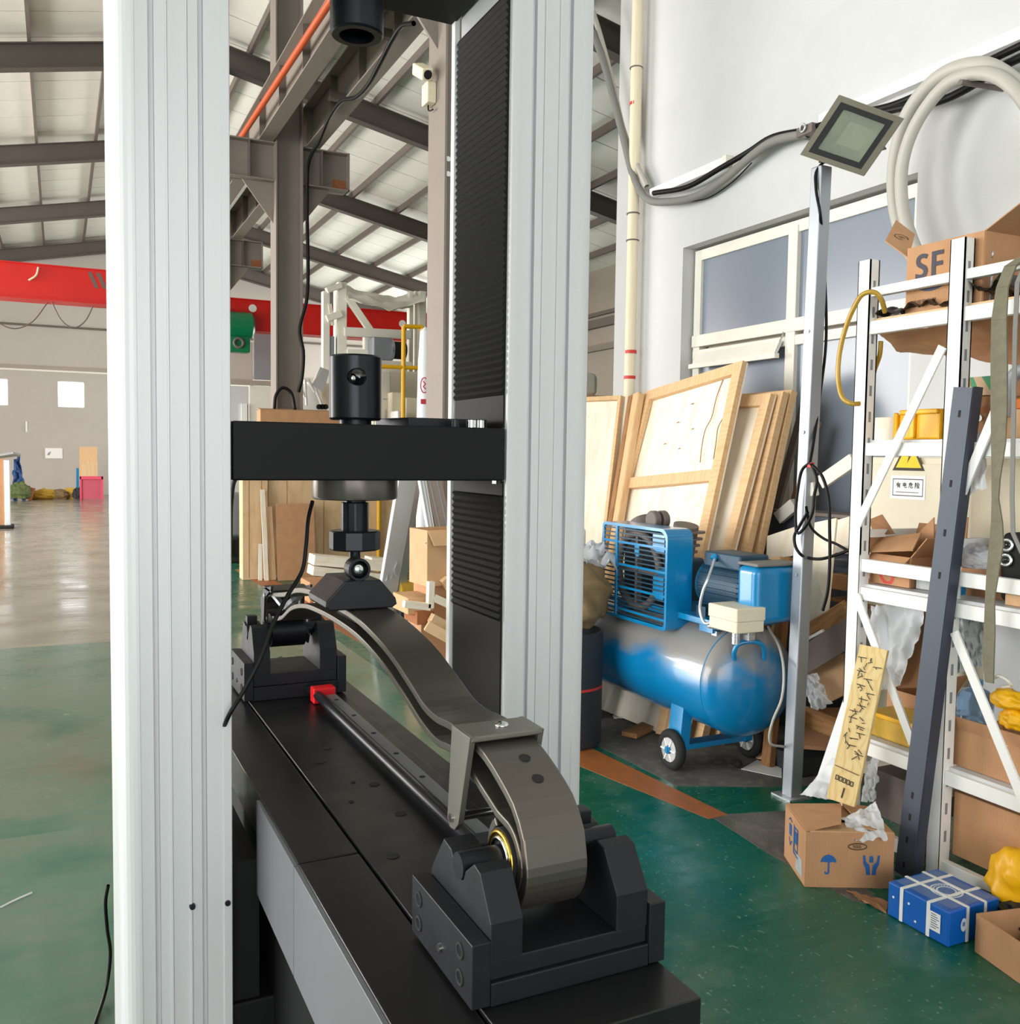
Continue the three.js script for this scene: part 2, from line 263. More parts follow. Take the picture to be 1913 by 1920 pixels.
// ---------- the hall ----------
const XC = 2.56, RIDGE = 8.375, PITCH = 0.205, WX = 3.9;
const rafterY = (x) => RIDGE - PITCH * Math.abs(x - XC);
const floor = struct('floor', bx(-10, 13.2, -0.15, 0, -34.4, 8), M.floor);
{
  const strip = (pts, h) => prY(pts.map((p) => [p.x, p.z]), 0.0002, h);
  P('painted_line', strip([oY(1095, 1396, 0), oY(1365, 1528, 0), oY(1330, 1536, 0), oY(1095, 1440, 0), oY(520, 1118, 0), oY(440, 1068, 0), oY(470, 1066, 0), oY(560, 1110, 0)], 0.0016), M.orangeLine, floor, 'worn orange painted floor line');
  P('worn_concrete', [strip([oY(1095, 1385, 0), oY(1270, 1474, 0), oY(1420, 1476, 0), oY(1700, 1470, 0), V(3.88, 0, -2.4), V(3.88, 0, -6.2), V(2.55, 0, -5.4)], 0.0012), strip([oY(1340, 1535, 0), oY(1362, 1527, 0), oY(1480, 1520, 0), oY(1660, 1700, 0), oY(1600, 1690, 0), oY(1440, 1600, 0)], 0.0014)], M.concrete, floor, 'bare dirty concrete patch');
  P('pale_sheen_patch', strip([V(-6, 0, -7.92), V(0.8, 0, -7.9), V(2.2, 0, -34.1), V(-6, 0, -34.1)], 0.0012), M.floorPale, floor, 'glossy pale grey floor patch with reflected light in its colour');  // far floor reflection painted in as a paler, glossier patch
  P('painted_glare_patch', strip([V(-6, 0, -0.4), V(0.2, 0, -0.4), V(0.5, 0, -1.2), V(1.2, 0, -2.3), V(1.98, 0, -4.1), V(2.0, 0, -7.9), V(-6, 0, -7.9)], 0.0011), M.floorGlare, floor, 'grey green floor patch, lightened to imitate reflected light');  // brighter reflection painted as a lighter patch, its edge behind the machine
  P('scratch', tb([oY(0, 1702, 0.003), oY(30, 1687, 0.003), oY(60, 1674, 0.003)], 0.004, 12, 5), M.white, floor, 'white scrape on the green floor');
}
// far end wall with two small square windows
{
  const sq = (x0, x1, y0, y1) => [[x0, y0], [x1, y0], [x1, y1], [x0, y1]];
  const w = struct('wall_far', prZ([[-10, 0], [13.2, 0], [13.2, 6.6], [XC, 9.0], [-10, 6.4]], -34.5, -34.2, 0, [sq(-0.02, 0.79, 2.9, 3.76), sq(-2.26, -1.45, 2.9, 3.76)]), M.wallFar);
  P('cladding_joint', bx(-10, 13.2, 4.09, 4.21, -34.2, -34.13), M.wallSide, w); P('sill_rail', bx(-10, 13.2, 4.03, 4.09, -34.2, -34.1), M.offwhite, w);
  for (const x of [-0.02, -2.26]) { const g = struct('window_' + (x > -1 ? 2 : 1)), a = -34.4, b = -34.34; P('window_pane', bx(x, x + 0.81, 2.9, 3.76, a, a + 0.005), M.pane, g); P('window_frame', [bx(x, x + 0.02, 2.9, 3.76, a, b), bx(x + 0.79, x + 0.81, 2.9, 3.76, a, b), bx(x, x + 0.81, 2.9, 2.92, a, b), bx(x, x + 0.81, 3.74, 3.76, a, b)], M.white, g); }
  P('conduit', tb([V(-9, 5.5, -34.14), V(2, 5.5, -34.14), V(11, 5.5, -34.14)], 0.035, 6, 6), M.steelDark, w);
  const d = struct('door_1'); P('door_panel', bx(4.7, 6.2, 0.02, 3.98, -34.15, -34.08, 0.01), M.offwhite, d); P('door_panel', bx(6.25, 7.8, 0.02, 3.98, -34.15, -34.08, 0.01), M.white, d); P('door_track', bx(4.5, 8, 3.98, 4.05, -34.19, -34.04), M.steel, d);
}
struct('wall_left', [bx(-10.25, -10, 0, 6.2, 0.9, 8.2), bx(-10.25, -10, 5.4, 6.2, -9.3, 0.9), bx(-10.25, -10, 0, 6.2, -13.9, -9.3), bx(-10.25, -10, 5.4, 6.2, -24.1, -13.9), bx(-10.25, -10, 0, 6.2, -34.5, -24.1)], M.wall);
struct('wall_back', [bx(-10.2, -6.6, 0, 6.6, 8, 8.25), bx(-6.6, 1.6, 5.2, 8.8, 8, 8.25), bx(1.6, 13.4, 0, 8.8, 8, 8.25)], M.wall);
{
  const w = struct('wall_side', [bx(13.2, 13.45, 0, 6.6, -25, 8.2), bx(13.2, 13.45, 4.9, 6.6, -32.6, -25), bx(13.2, 13.45, 0, 6.6, -34.5, -32.6)], M.wallSide);
  P('wall_rail', [bx(13.1, 13.2, 5.3, 5.4, -25, -6), bx(13.05, 13.2, 4.98, 5.2, -25, -6)], M.steelDark, w); P('wall_girt', bx(13.05, 13.2, 4.36, 4.52, -25, -6), M.steel, w);
}
// partition wall on the right, with its recessed window
const partition = struct('wall_right', prX([[8, 0], [8, 8.0], [-6.25, 8.0], [-6.25, 0]], WX, WX + 0.24, 0, [[[-5.38, 0.9], [-5.38, 2.95], [-3.42, 2.95], [-3.42, 0.9]]]), M.wall);
{
  const g = struct('window_3'), x0 = WX + 0.09, x1 = WX + 0.15, z0 = -5.36, z1 = -3.44, zm = oX(1487, 520, x0).z, m = M.offwhite;
  P('window_frame', [bx(x0, x1, 2.86, 2.93, z0 + 0.07, z1 - 0.07), bx(x0, x1, 0.92, 0.99, z0 + 0.07, z1 - 0.07), bx(x0, x1, 0.92, 2.93, z0, z0 + 0.07), bx(x0, x1, 0.92, 2.93, z1 - 0.07, z1)], m, g);
  P('mullion', bx(x0 - 0.01, x1, 0.95, 2.9, zm - 0.04, zm + 0.04, 0.004), m, g); P('transom', [bx(x0 - 0.015, x1, 2.27, 2.35, z0, z1, 0.004), bx(x0 - 0.005, x1, 2.19, 2.25, z0, z1, 0.004)], m, g);
  for (const [a, b] of [[z0 + 0.07, zm - 0.04], [zm + 0.04, z1 - 0.07]]) { P('window_pane', bx(x0 + 0.02, x0 + 0.026, 2.35, 2.86, a, b), M.glassDull, g); P('window_pane', bx(x0 + 0.02, x0 + 0.026, 0.99, 2.19, a, b), M.glassDull, g); }
  const s = P('open_sash', [slab(V(x0 - 0.02, 2.22, z0 + 0.09), V(x0 - 0.02, 2.22, zm - 0.06), V(x0 - 0.07, 2.13, zm - 0.06), V(x0 - 0.07, 2.13, z0 + 0.09), 0.02), bar(V(x0 - 0.07, 2.13, z0 + 0.07), V(x0 - 0.07, 2.13, zm - 0.04), 0.035, 0.03)], m, g);
  P('sash_stay', bar(V(x0 - 0.07, 2.13, zm - 0.06), V(x0, 2.3, zm - 0.05), 0.012, 0.006), M.galv, s);
}
struct('baseboard_right', bx(WX - 0.012, WX, 0, 0.12, -6.25, 8), M.midGrey);
// roof: sheets, purlins and rafters
{
  const c = struct('ceiling'), y0 = (x) => rafterY(x) + 0.37;
  for (let z = -34.4, k = 0; z < 8; z += 1, k++) for (const [xa, xb] of [[-10.2, XC], [XC, 13.4]]) {
    const p = prZ([[xa, y0(xa)], [xb, y0(xb)], [xb, y0(xb) + 0.05], [xa, y0(xa) + 0.05]], z + 0.012, z + 0.988); P('roof_sheet', p, M.roof, c);
  }
  P('roof_backing', [[-10.2, XC], [XC, 13.4]].map(([xa, xb]) => prZ([[xa, y0(xa) + 0.06], [xb, y0(xb) + 0.06], [xb, y0(xb) + 0.16], [xa, y0(xa) + 0.16]], -34.5, 8.25)), M.steel, c);
  for (let k = -8; k < 12; k++) { const x = -0.36 + 1.155 * k; if (Math.abs(x - XC) < 0.3) continue; const y = y0(x); P('purlin', [bx(x - 0.008, x + 0.008, y - 0.15, y - 0.004, -34.2, 8), bx(x - 0.008, x + 0.05, y - 0.155, y - 0.148, -34.2, 8)], M.steelDark, c); }
  for (const z of [-0.7, -6.22, -11.73, -17.24, -22.74, -28.24, -33.74]) {
    const half = (xa, xb) => { const pr = (ya, yb, z0, z1) => prZ([[xa, rafterY(xa) + ya], [xb, rafterY(xb) + ya], [xb, rafterY(xb) + yb], [xa, rafterY(xa) + yb]], z0, z1); return [pr(-0.2, 0.2, z - 0.006, z + 0.006), pr(0.19, 0.205, z - 0.1, z + 0.1), pr(-0.205, -0.19, z - 0.1, z + 0.1)]; };
    struct('roof_rafter', [...half(-10, XC), ...half(XC, 13.2)], M.rafter);
  }
}
// columns between the two bays, their brackets and the crane runway beams
function steelColumn(z, label) {
  const t = T('steel_column', label, 'column', [XC, 0, z]);
  P('flange', bx(2.398, 2.414, 0, 8.15, z - 0.16, z + 0.16), M.steel, t); P('flange', bx(2.712, 2.728, 0, 8.15, z - 0.16, z + 0.16), M.steel, t); P('web', bx(2.414, 2.712, 0, 8.15, z - 0.01, z + 0.01), M.steel, t);
  P('base_plate', bx(2.33, 2.8, 0, 0.025, z - 0.22, z + 0.22), M.steelDark, t);
  for (const [s, xa, xb] of [[-1, 1.7, 2.398], [1, 2.728, 3.32]]) {
    const b = P('bracket', [bx(xa, xb, 4.78, 5.24, z - 0.007, z + 0.007), bx(xa, xb, 5.225, 5.24, z - 0.12, z + 0.12), bx(xa, xb, 4.78, 4.795, z - 0.12, z + 0.12), bx(s < 0 ? xa : xb - 0.014, s < 0 ? xa + 0.014 : xb, 4.78, 5.24, z - 0.12, z + 0.12)], M.steel, t);
    const h = s < 0 ? 2.398 : 2.728; P('haunch', prZ(s < 0 ? [[h, 4.78], [h, 4.3], [h - 0.37, 4.78]] : [[h, 4.78], [h + 0.37, 4.78], [h, 4.3]], z - 0.012, z + 0.012), M.steel, b); P('stiffener', bx(s < 0 ? 2.09 : 2.97, s < 0 ? 2.105 : 2.985, 4.795, 5.225, z - 0.11, z + 0.11), M.steelDark, b);
    if (s > 0) P('rust_patch', bx(xb - 0.19, xb - 0.016, 4.8, 4.93, z + 0.0072, z + 0.0085), M.rust, b);
  }
  return t;
}
steelColumn(-11.73, 'grey steel column with crane brackets rising behind the plywood crates');
const nearColumn = steelColumn(-6.22, 'nearest grey steel column, next to the black bellows, carrying the security camera');
for (const y of [300, 328]) { const q = oZ(838, y, -6.2); P('bolt', cy(V(q.x, q.y, -6.21), V(q.x, q.y, -6.17), 0.018), M.chrome, nearColumn); }
steelColumn(-17.24, 'farthest grey steel column, only its bracket end showing beside the white upright');
function runway(x, label) {
  const t = T('crane_runway_beam', label, 'beam', [x, 5.24, -9]), z0 = -22, z1 = -2.7;
  P('lower_flange', bx(x - 0.085, x + 0.085, 5.24, 5.256, z0, z1), M.steel, t); P('upper_flange', bx(x - 0.11, x + 0.11, 5.704, 5.72, z0, z1), M.steel, t); P('web', bx(x - 0.006, x + 0.006, 5.256, 5.704, z0, z1), M.steel, t);
  P('crane_rail', bx(x - 0.03, x + 0.03, 5.72, 5.8, z0, z1), M.steelDark, t);
  for (let z = -21.5; z < z1; z += 1.1) P('stiffener', bx(x - 0.08, x + 0.08, 5.256, 5.704, z - 0.005, z + 0.005), M.steelDark, t);
}
runway(2.29, 'left crane runway beam with dark stiffeners, beside the orange pipe');
runway(2.86, 'right crane runway beam with a black cable slung along it');
{
  const a = oY(432, 288, 5.42), b = oY(612, 14, 5.42), d = b.clone().sub(a), p0 = a.clone().addScaledVector(d, -1.2), p1 = b.clone().addScaledVector(d, 0.5);
  const t = T('conductor_pipe', 'thin orange pipe running along the left crane runway beam', 'pipe', p0);
  P('pipe', cy(p0, p1, 0.035, 0.035, 10), M.orangePipe, t); for (const k of [0.2, 0.45, 0.7, 1.0]) { const q = a.clone().addScaledVector(d, k); P('hanger', bar(q, V(2.2, q.y, q.z), 0.02, 0.012), M.steelDark, t); }
}
{ // bridge cranes
  const girder = (x0, x1, z, label, y0, y1) => { const t = T('bridge_crane', label, 'crane', [(x0 + x1) / 2, y0, z]); P('girder', bx(x0, x1, y0, y1, z - 0.2, z + 0.2), M.red, t); P('flange', [bx(x0, x1, y0 - 0.02, y0, z - 0.26, z + 0.26), bx(x0, x1, y1, y1 + 0.02, z - 0.26, z + 0.26)], M.red, t); return t; };
  const L = oZ(70, 532, -19.3), g1 = girder(-9, 1.75, -19.3, 'left red bridge crane girder with draped cables under it', L.y - 0.3, L.y + 0.3);
  const q = oZ(172, 524, -19.1); for (const k of [0, 0.14]) P('stripe', slab(V(q.x + k - 0.07, L.y + 0.26, -19.098), V(q.x + k, L.y + 0.26, -19.098), V(q.x + k + 0.12, L.y - 0.02, -19.098), V(q.x + k + 0.05, L.y - 0.02, -19.098), 0.004), M.steelDark, g1);
  const hook = oZ(70, 515, -19.08); P('rope_hook', tb([V(hook.x + 0.02, hook.y + 0.13, -19.07), V(hook.x - 0.02, hook.y - 0.02, -19.05), V(hook.x - 0.14, hook.y - 0.12, -19.05)], 0.02, 12, 6), M.cream, g1);
  for (const [a, b] of [[-40, 90], [95, 178]]) { const A = oZ(a, 562, -19.3), B = oZ(b, 566, -19.3), m = lerp(A, B, 0.5); m.y -= 0.5; P('festoon_cable', tb([A, lerp(A, m, 0.5).add(V(0, -0.13, 0)), m, lerp(m, B, 0.5).add(V(0, -0.13, 0)), B], 0.012, 24, 5), M.steelDark, g1); }
  const R0 = oZ(560, 600, -22.5), g2 = girder(2.9, oZ(800, 600, -22.5).x + 1.5, -22.5, 'right red bridge crane girder with a green hoist under it', R0.y - 0.34, R0.y + 0.34);
  for (const px of [474, 755]) { const e = oZ(px, px < 600 ? 578 : 607, -22.29); P('round_mark', cy(V(e.x, e.y, -22.299), V(e.x, e.y, -22.29), 0.09), M.white, g2); }
  const h = oZ(452, 608, -22), t = T('crane_hoist', 'green electric hoist hanging under the right red girder', 'hoist', [h.x, h.y - 0.4, -22.2]);
  P('drum', cy(V(h.x - 0.9, h.y, -22.2), V(h.x + 0.26, h.y, -22.2), 0.3, 0.3, 24), M.green, t); P('lower_frame', bx(h.x - 0.8, h.x + 0.22, h.y - 0.62, h.y - 0.26, -22.4, -22.05, 0.03), M.green, t); P('end_cover', cy(V(h.x + 0.26, h.y, -22.2), V(h.x + 0.32, h.y, -22.2), 0.27, 0.2, 24), M.green, t); P('pulley', ring(V(h.x - 0.05, h.y - 0.42, -22.02), 0.1, 0.03), M.steelDark, t); P('suspension', bx(h.x - 0.5, h.x - 0.2, h.y + 0.2, R0.y - 0.35, -22.5, -22.2), M.green, t);
}
{ // cable slung along the runway beam and down the column
  const pts = [oX(776, 44, 2.74), oX(752, 50, 2.74), oX(735, 75, 2.73), oX(712, 120, 2.73), oX(690, 160, 2.73), oX(668, 182, 2.73), oX(640, 190, 2.73), oX(618, 220, 2.73), oX(600, 262, 2.73), oX(578, 310, 2.75), V(2.76, 4.5, -11.5), V(2.76, 3.4, -11.5), oZ(562, 620, -11.5), oZ(569, 660, -11.45), oZ(566, 710, -11.45), oZ(560, 735, -11.5)];
  S('power_cable', 'black cable slung along the right runway beam and down the column', 'cable', tb(pts, 0.022, 90, 7), M.cable);
  for (const [px, py, X] of [[742, 66, 2.9], [655, 184, 2.9]]) { const q = oX(px, py, X); S('cable_bracket', px > 700 ? 'dark cable bracket on the runway beam, near the top grip' : 'dark cable bracket on the runway beam, farther from the top grip', 'bracket', bx(q.x - 0.22, q.x + 0.08, q.y - 0.05, q.y + 0.03, q.z - 0.04, q.z + 0.04), M.steelDark); }
}
{ // security camera on the near column
  const c = oX(792, 134, 2.3), t = T('security_camera', 'cream security camera on the near steel column', 'camera', oX(806, 195, 2.38));
  const d = V(0.12, -0.45, 0.75).normalize(), a = c.clone().addScaledVector(d, -0.08), b = c.clone().addScaledVector(d, 0.09);
  P('body', bar(a, b, 0.085, 0.08, V(1, 0, 0.3), 0.012), M.cream, t); P('lens', cy(b.clone().addScaledVector(d, -0.01), b.clone().addScaledVector(d, 0.006), 0.03, 0.03, 20), M.blackGloss, t);
  const j = oX(810, 148, 2.36), k = oX(806, 192, 2.37); P('arm', [bar(c.clone().add(V(0.02, -0.02, 0)), j, 0.03, 0.03), bar(j, V(2.4, j.y, j.z), 0.03, 0.03)], M.cream, t); P('junction_box', bx(2.33, 2.397, k.y - 0.02, j.y - 0.01, k.z - 0.06, k.z + 0.06, 0.008), M.cream, t);
  P('lead', tb([oX(812, 205, 2.37), oX(804, 207, 2.36), oX(803, 190, 2.36)], 0.006, 10, 5), M.cable, t);
}
// yellowed service pipe up the partition wall
{
  const a = oX(1180, 745, WX - 0.08), b = oX(1197, 0, WX - 0.08), t = T('service_pipe', 'yellowed vertical pipe with red marks on the white wall', 'pipe', [a.x, 0, a.z]);
  P('pipe', cy(V(a.x, 0, a.z), V(a.x, 7.2, b.z), 0.042, 0.042, 16), M.cream, t);
  for (const [px, py] of [[1192, 195], [1183, 660], [1181, 708]]) { const q = oX(px, py, a.x); P('red_mark', cy(V(a.x, q.y - 0.012, q.z), V(a.x, q.y + 0.012, q.z), 0.0435, 0.0435, 14, true), M.redPaint, t); }
  for (const py of [130, 400, 450]) { const q = oX(1190, py, a.x); P('pipe_clip', ring(V(a.x, q.y, a.z), 0.043, 0.006, V(0, 1, 0)), M.steelDark, t); }
}

// ---------- the testing machine ----------
const MX = 0.572, CF = -1.8, CB = -2.08;
{
  const t = T('testing_machine', 'large two-column testing machine with white grooved columns and black crosshead', 'test machine', [MX, 0, -1.94]);
  // grooved aluminium uprights: plan outline from the inner edge to the rounded outer edge
  const upright = (x0, x1, flip) => {
    const W = x1 - x0, f = [], pt = (u, d) => f.push([flip ? x1 - u * W : x0 + u * W, CF - d]);
    for (let i = 0; i <= 6; i++) { const a = i / 6 * Math.PI / 2, r = 0.15; pt(r - r * Math.cos(Math.PI / 2 - a) * 1 , 0.034 * (1 - Math.sin(a))); }
    f.length = 0;
    for (let i = 0; i <= 7; i++) { const a = i / 7 * Math.PI / 2; pt(0.16 * (1 - Math.cos(a)), 0.036 * (1 - Math.sin(a))); }
    for (const [u, d] of [[0.185, 0], [0.188, 0.003], [0.30, 0.003], [0.302, 0.016], [0.348, 0.016], [0.35, 0.003], [0.44, 0.003], [0.442, 0], [0.458, 0], [0.46, 0.007], [0.462, 0.003], [0.61, 0.003], [0.612, 0], [0.628, 0], [0.63, 0.006], [0.634, 0.003], [0.72, 0.003], [0.722, 0.016], [0.766, 0.016], [0.768, 0.003], [0.918, 0.003], [0.92, 0], [0.99, 0], [1, 0.004]]) pt(u, d);
    pt(1, 0.28); pt(0.06, 0.28); pt(0, 0.26);
    return prY(flip ? f.reverse() : f, 0.3, 3.1);
  };
  const colL = P('column', upright(0.09, 0.29, false), M.column, t), colR = P('column', upright(0.862, 1.07, true), M.column, t);
  for (const [px, py] of [[361, 1700], [427, 1693]]) { const q = oZ(px, py, CF); P('screw', [cy(V(q.x, q.y, CF - 0.003), V(q.x, q.y, CF + 0.004), 0.006, 0.005, 14)], M.blackOxide, colL); }
  P('rear_cover', [bx(0.852, 0.864, 0.9, 3.1, -2.115, -2.095), bx(0.275, 0.288, 0.9, 3.1, -2.115, -2.095)], M.white, t);
  // bellows that cover the lead screws, rib by rib
  const bell = (x0, x1, y0, y1) => { const pts = [], n = Math.round((y1 - y0) / 0.0155), dx = x1 > x0 ? 1 : -1; for (let i = 0; i < n; i++) { const y = y0 + i * 0.0155; pts.push([x0, y], [x0 - dx * 0.006, y + 0.00775]); } pts.push([x0, y1], [x1, y1], [x1, y0]); return prZ(pts, -2.085, -1.815); };
  for (const [x0, x1] of [[0.858, 0.9], [0.282, 0.26]]) { P('bellows', bell(x0, x1, 1.14, 1.415), M.bellows, t); P('bellows', bell(x0, x1, 1.63, 2.47), M.bellows, t); for (const [ya, yb] of [[0.84, 1.14], [1.56, 1.63], [1.412, 1.446]]) P('bellows_block', bx(Math.min(x0, x1), Math.max(x0, x1), ya, yb, -2.085, -1.815), M.bellows, t); }
  // crossheads
  const ch = P('crosshead', bx(0.293, 0.858, 1.447, 1.559, -2.1, -1.803, 0.004), M.black, t, 'black moving crosshead');
  P('hole_plug', [0.4].map((x) => cy(V(0.8475, 1.44, -1.83), V(0.8475, 1.447, -1.83), 0.006)), M.chrome, ch);
  const br = P('bracket_plate', prY([[0.63, -1.99], [0.66, -1.86], [0.84, -1.86], [0.84, -1.99]], 1.559, 1.578, 0.002), M.blackOxide, ch);
  for (const x of [0.752, 0.79, 0.812]) P('bolt', cy(V(x, 1.559, -1.83), V(x, 1.575, -1.83), 0.011, 0.011, 6), x < 0.76 ? M.blackOxide : M.chrome, br);
  P('upper_crosshead', [bx(0.293, 0.858, 2.518, 2.75, -2.12, -1.8, 0.004)], M.black, t, 'black fixed crosshead at the top');
  // grip sockets with a cross hole
  const socket = (y0, y1, holeY, bore) => { let g = lathe([[0, y0], [0.0515, y0], [0.0555, y0 + 0.004], [0.0555, y1 - 0.004], [0.0515, y1], [0, y1]], [MX, 0, -1.95], 48); const cut = [cy(V(MX - 0.002, holeY, -1.85), V(MX - 0.042, holeY, -2.05), 0.0185, 0.0185, 28)]; if (bore) cut.push(cy(V(MX, y0 - 0.01, -1.95), V(MX, y0 + 0.09, -1.95), 0.0365, 0.0365, 36)); return csg(g, cut); };
  P('upper_grip', socket(2.37, 2.52, 2.465, true), M.blackOxide, t, 'black socket with a cross hole');
  const lg = P('lower_grip', socket(1.572, 1.708, 1.66, false), M.blackOxide, t, 'black socket on the crosshead with a cross hole'); P('neck', cy(V(MX, 1.559, -1.95), V(MX, 1.573, -1.95), 0.034, 0.034, 28), M.blackOxide, lg);
  P('pin', [norm(new THREE.SphereGeometry(0.011, 14, 10)).translate(MX - 0.019, 1.657, -1.912), cy(V(MX - 0.004, 1.655, -1.93), V(MX - 0.022, 1.653, -1.908), 0.009)], M.chrome, lg);
  P('hole_sleeve', cy(V(MX - 0.008, 1.66, -1.898), V(MX - 0.02, 1.66, -1.96), 0.0186, 0.0186, 26, true), M.rubber, lg);
  // load cell, spindle, collar
  P('load_cell', lathe([[0, 1.403], [0.084, 1.403], [0.089, 1.405], [0.091, 1.409], [0.091, 1.447], [0, 1.447]], [MX, 0, -1.95], 56), phys('#7b726c', 0.36, 0.7), t, 'grey round load cell');
  P('spindle', lathe([[0, 1.33], [0.0295, 1.33], [0.0295, 1.395], [0.0235, 1.397], [0.0235, 1.404], [0, 1.404]], [MX, 0, -1.95], 36), M.blackOxide, t);
  P('collar', lathe([[0, 1.294], [0.0525, 1.294], [0.0545, 1.297], [0.0545, 1.333], [0.0525, 1.336], [0, 1.336]], [MX, 0, -1.95], 10), M.blackOxide, t);
  P('centre_pin', cy(V(MX, 1.275, -1.95), V(MX, 1.296, -1.95), 0.012), M.blackOxide, t);
  // bending table
  const bt = P('bending_table', [bx(0.345, 0.448, 0.74, 0.826, -1.495, -0.905, 0.002), bx(0.345, 0.448, 0.74, 0.826, -2.95, -1.5, 0.002)], M.tableTop, t, 'black bending table');
  P('table_plate', bx(0.452, 0.712, 0.76, 0.83, -2.95, -0.905, 0.002), M.tableTop, bt);
  P('side_panel', bx(0.338, 0.348, 0.635, 0.822, -1.496, -0.905, 0.001), M.greyPaint, t, 'grey painted side panel of the table'); P('side_panel', bx(0.338, 0.348, 0.635, 0.822, -1.82, -1.499, 0.001), M.greyPaint, t, 'grey painted side panel of the table'); P('table_core', bx(0.372, 0.7, 0.3, 0.76, -2.94, -0.905), M.black, t);
  const holes = []; for (const [px, py] of [[613, 1402], [600, 1428], [702, 1470], [752, 1525], [737, 1604], [662, 1466], [659, 1503]]) { const q = oY(px, py, 0.831); holes.push(cy(V(q.x, 0.8302, q.z), V(q.x, 0.8312, q.z), px < 665 && px > 655 ? 0.005 : 0.011, undefined, 16)); } P('bolt_hole', holes[0], M.rubber, bt); for (const h of holes.slice(1)) P('bolt_hole', h, M.rubber, bt);
  // guide rail, threaded rod, red coupling
  const rail = P('guide_rail', bx(0.63, 0.66, 0.83, 0.858, -2.42, -1.36, 0.002), M.greyPaint, t, 'grey guide rail'); for (let k = 0; k < 8; k++) P('rail_hole', cy(V(0.645, 0.858, -1.4 - k * 0.16), V(0.645, 0.8588, -1.4 - k * 0.16), 0.006, undefined, 12), M.rubber, rail);
  P('adjusting_rod', cy(V(0.614, 0.855, -2.9), V(0.614, 0.855, -1.33), 0.012, 0.012, 20), M.blackOxide, t, 'black adjusting rod');
  P('rod_bearing', bx(0.595, 0.668, 0.83, 0.882, -1.37, -1.325, 0.003), M.fixture, t);
  P('coupling', bx(0.602, 0.662, 0.832, 0.874, -2.47, -2.43, 0.004), M.redPaint === 0 ? 0 : std('#e3141e', 0.4), t, 'red coupling block');
  P('side_ledge', bx(0.716, 0.78, 0.78, 0.81, -2.9, -1.4), M.tableTop, t);
  P('pedestal', bx(0.12, 1.05, 0, 0.42, -2.3, -1.82, 0.005), M.black, t, 'black pedestal of the machine'); P('pedestal_edge', bx(0.29, 0.345, 0.4, 0.7, -2.2, -1.83), M.black, t);
  P('foot_beam', bx(0.37, 0.7, 0, 0.3, -2.9, -0.95, 0.005), M.black, t);
  for (const [px, py] of [[1276, 1883], [1302, 1893]]) { const q = oZ(px, py, -0.905); }
}
// support blocks that carry the spring eyes
function support(z, ey, label) {
  const t = T('spring_support', label, 'support', [MX, 0.8302, z]), y0 = 0.8302, k = (ey - y0) / 0.135, Y = (v) => y0 + v * k;
  P('base_plate', bx(0.4635, 0.6925, y0, Y(0.03), z - 0.108, z + 0.104, 0.002), M.fixture, t);
  P('base_block', bx(0.464, 0.692, Y(0.03), Y(0.055), z - 0.1, z + 0.098, 0.002), M.fixture, t);
  for (const [x0, x1] of [[0.464, 0.508], [0.644, 0.692]]) {
    const c = P('cheek', prX([[z - 0.1, Y(0.055)], [z + 0.1, Y(0.055)], [z + 0.1, Y(0.102)], [z + 0.066, Y(0.152)], [z + 0.047, Y(0.156)], [z + 0.019, Y(0.135)], [z + 0.012, Y(0.121)], [z, Y(0.117)], [z - 0.012, Y(0.121)], [z - 0.019, Y(0.135)], [z - 0.03, Y(0.146)], [z - 0.056, Y(0.15)], [z - 0.09, Y(0.106)], [z - 0.1, Y(0.09)]], x0, x1, 0.0015), M.fixture, t);
    if (x0 > 0.6 || ey > 0.98) P('pin_stop', bx(x0 + 0.006, x1 - 0.01, Y(0.145), Y(0.165), z - 0.056, z - 0.03, 0.002), M.fixture, c);
  }
  for (const [x0, x1, xo, s] of [[0.438, 0.463, 0.438, -1], [0.693, 0.718, 0.718, 1]]) {
    const p = P('side_plate', bx(x0, x1, Y(0.002), Y(0.083), z - 0.108, z + 0.104, 0.0015), M.fixture, t);
    for (const dz of [-0.078, 0.068]) for (const dy of [0.026, 0.06]) { const h = P('cap_screw', ring(V(xo + s * 0.0004, Y(dy), z + dz), 0.0088, 0.0022, V(1, 0, 0), 18, 6), M.rubber, p); P('screw_head', cy(V(xo, Y(dy), z + dz), V(xo + s * 0.0012, Y(dy), z + dz), 0.0065, undefined, 14), M.blackOxide, p); }
    P('index_pin', cy(V(xo, Y(0.03), z), V(xo + s * 0.003, Y(0.03), z), 0.0055, undefined, 12), M.chrome, p);
  }
  P('shaft', cy(V(0.462, ey, z), V(0.695, ey, z), 0.0175, 0.0175, 28), M.blackOxide, t);
  return t;
}
const EZ = [-1.097, -2.63], EY = [0.965, 1.002];
support(EZ[0], EY[0], 'nearest black spring support, under the front eye of the leaf spring');
support(EZ[1], EY[1], 'far black spring support, at the rear eye beyond the red coupling');
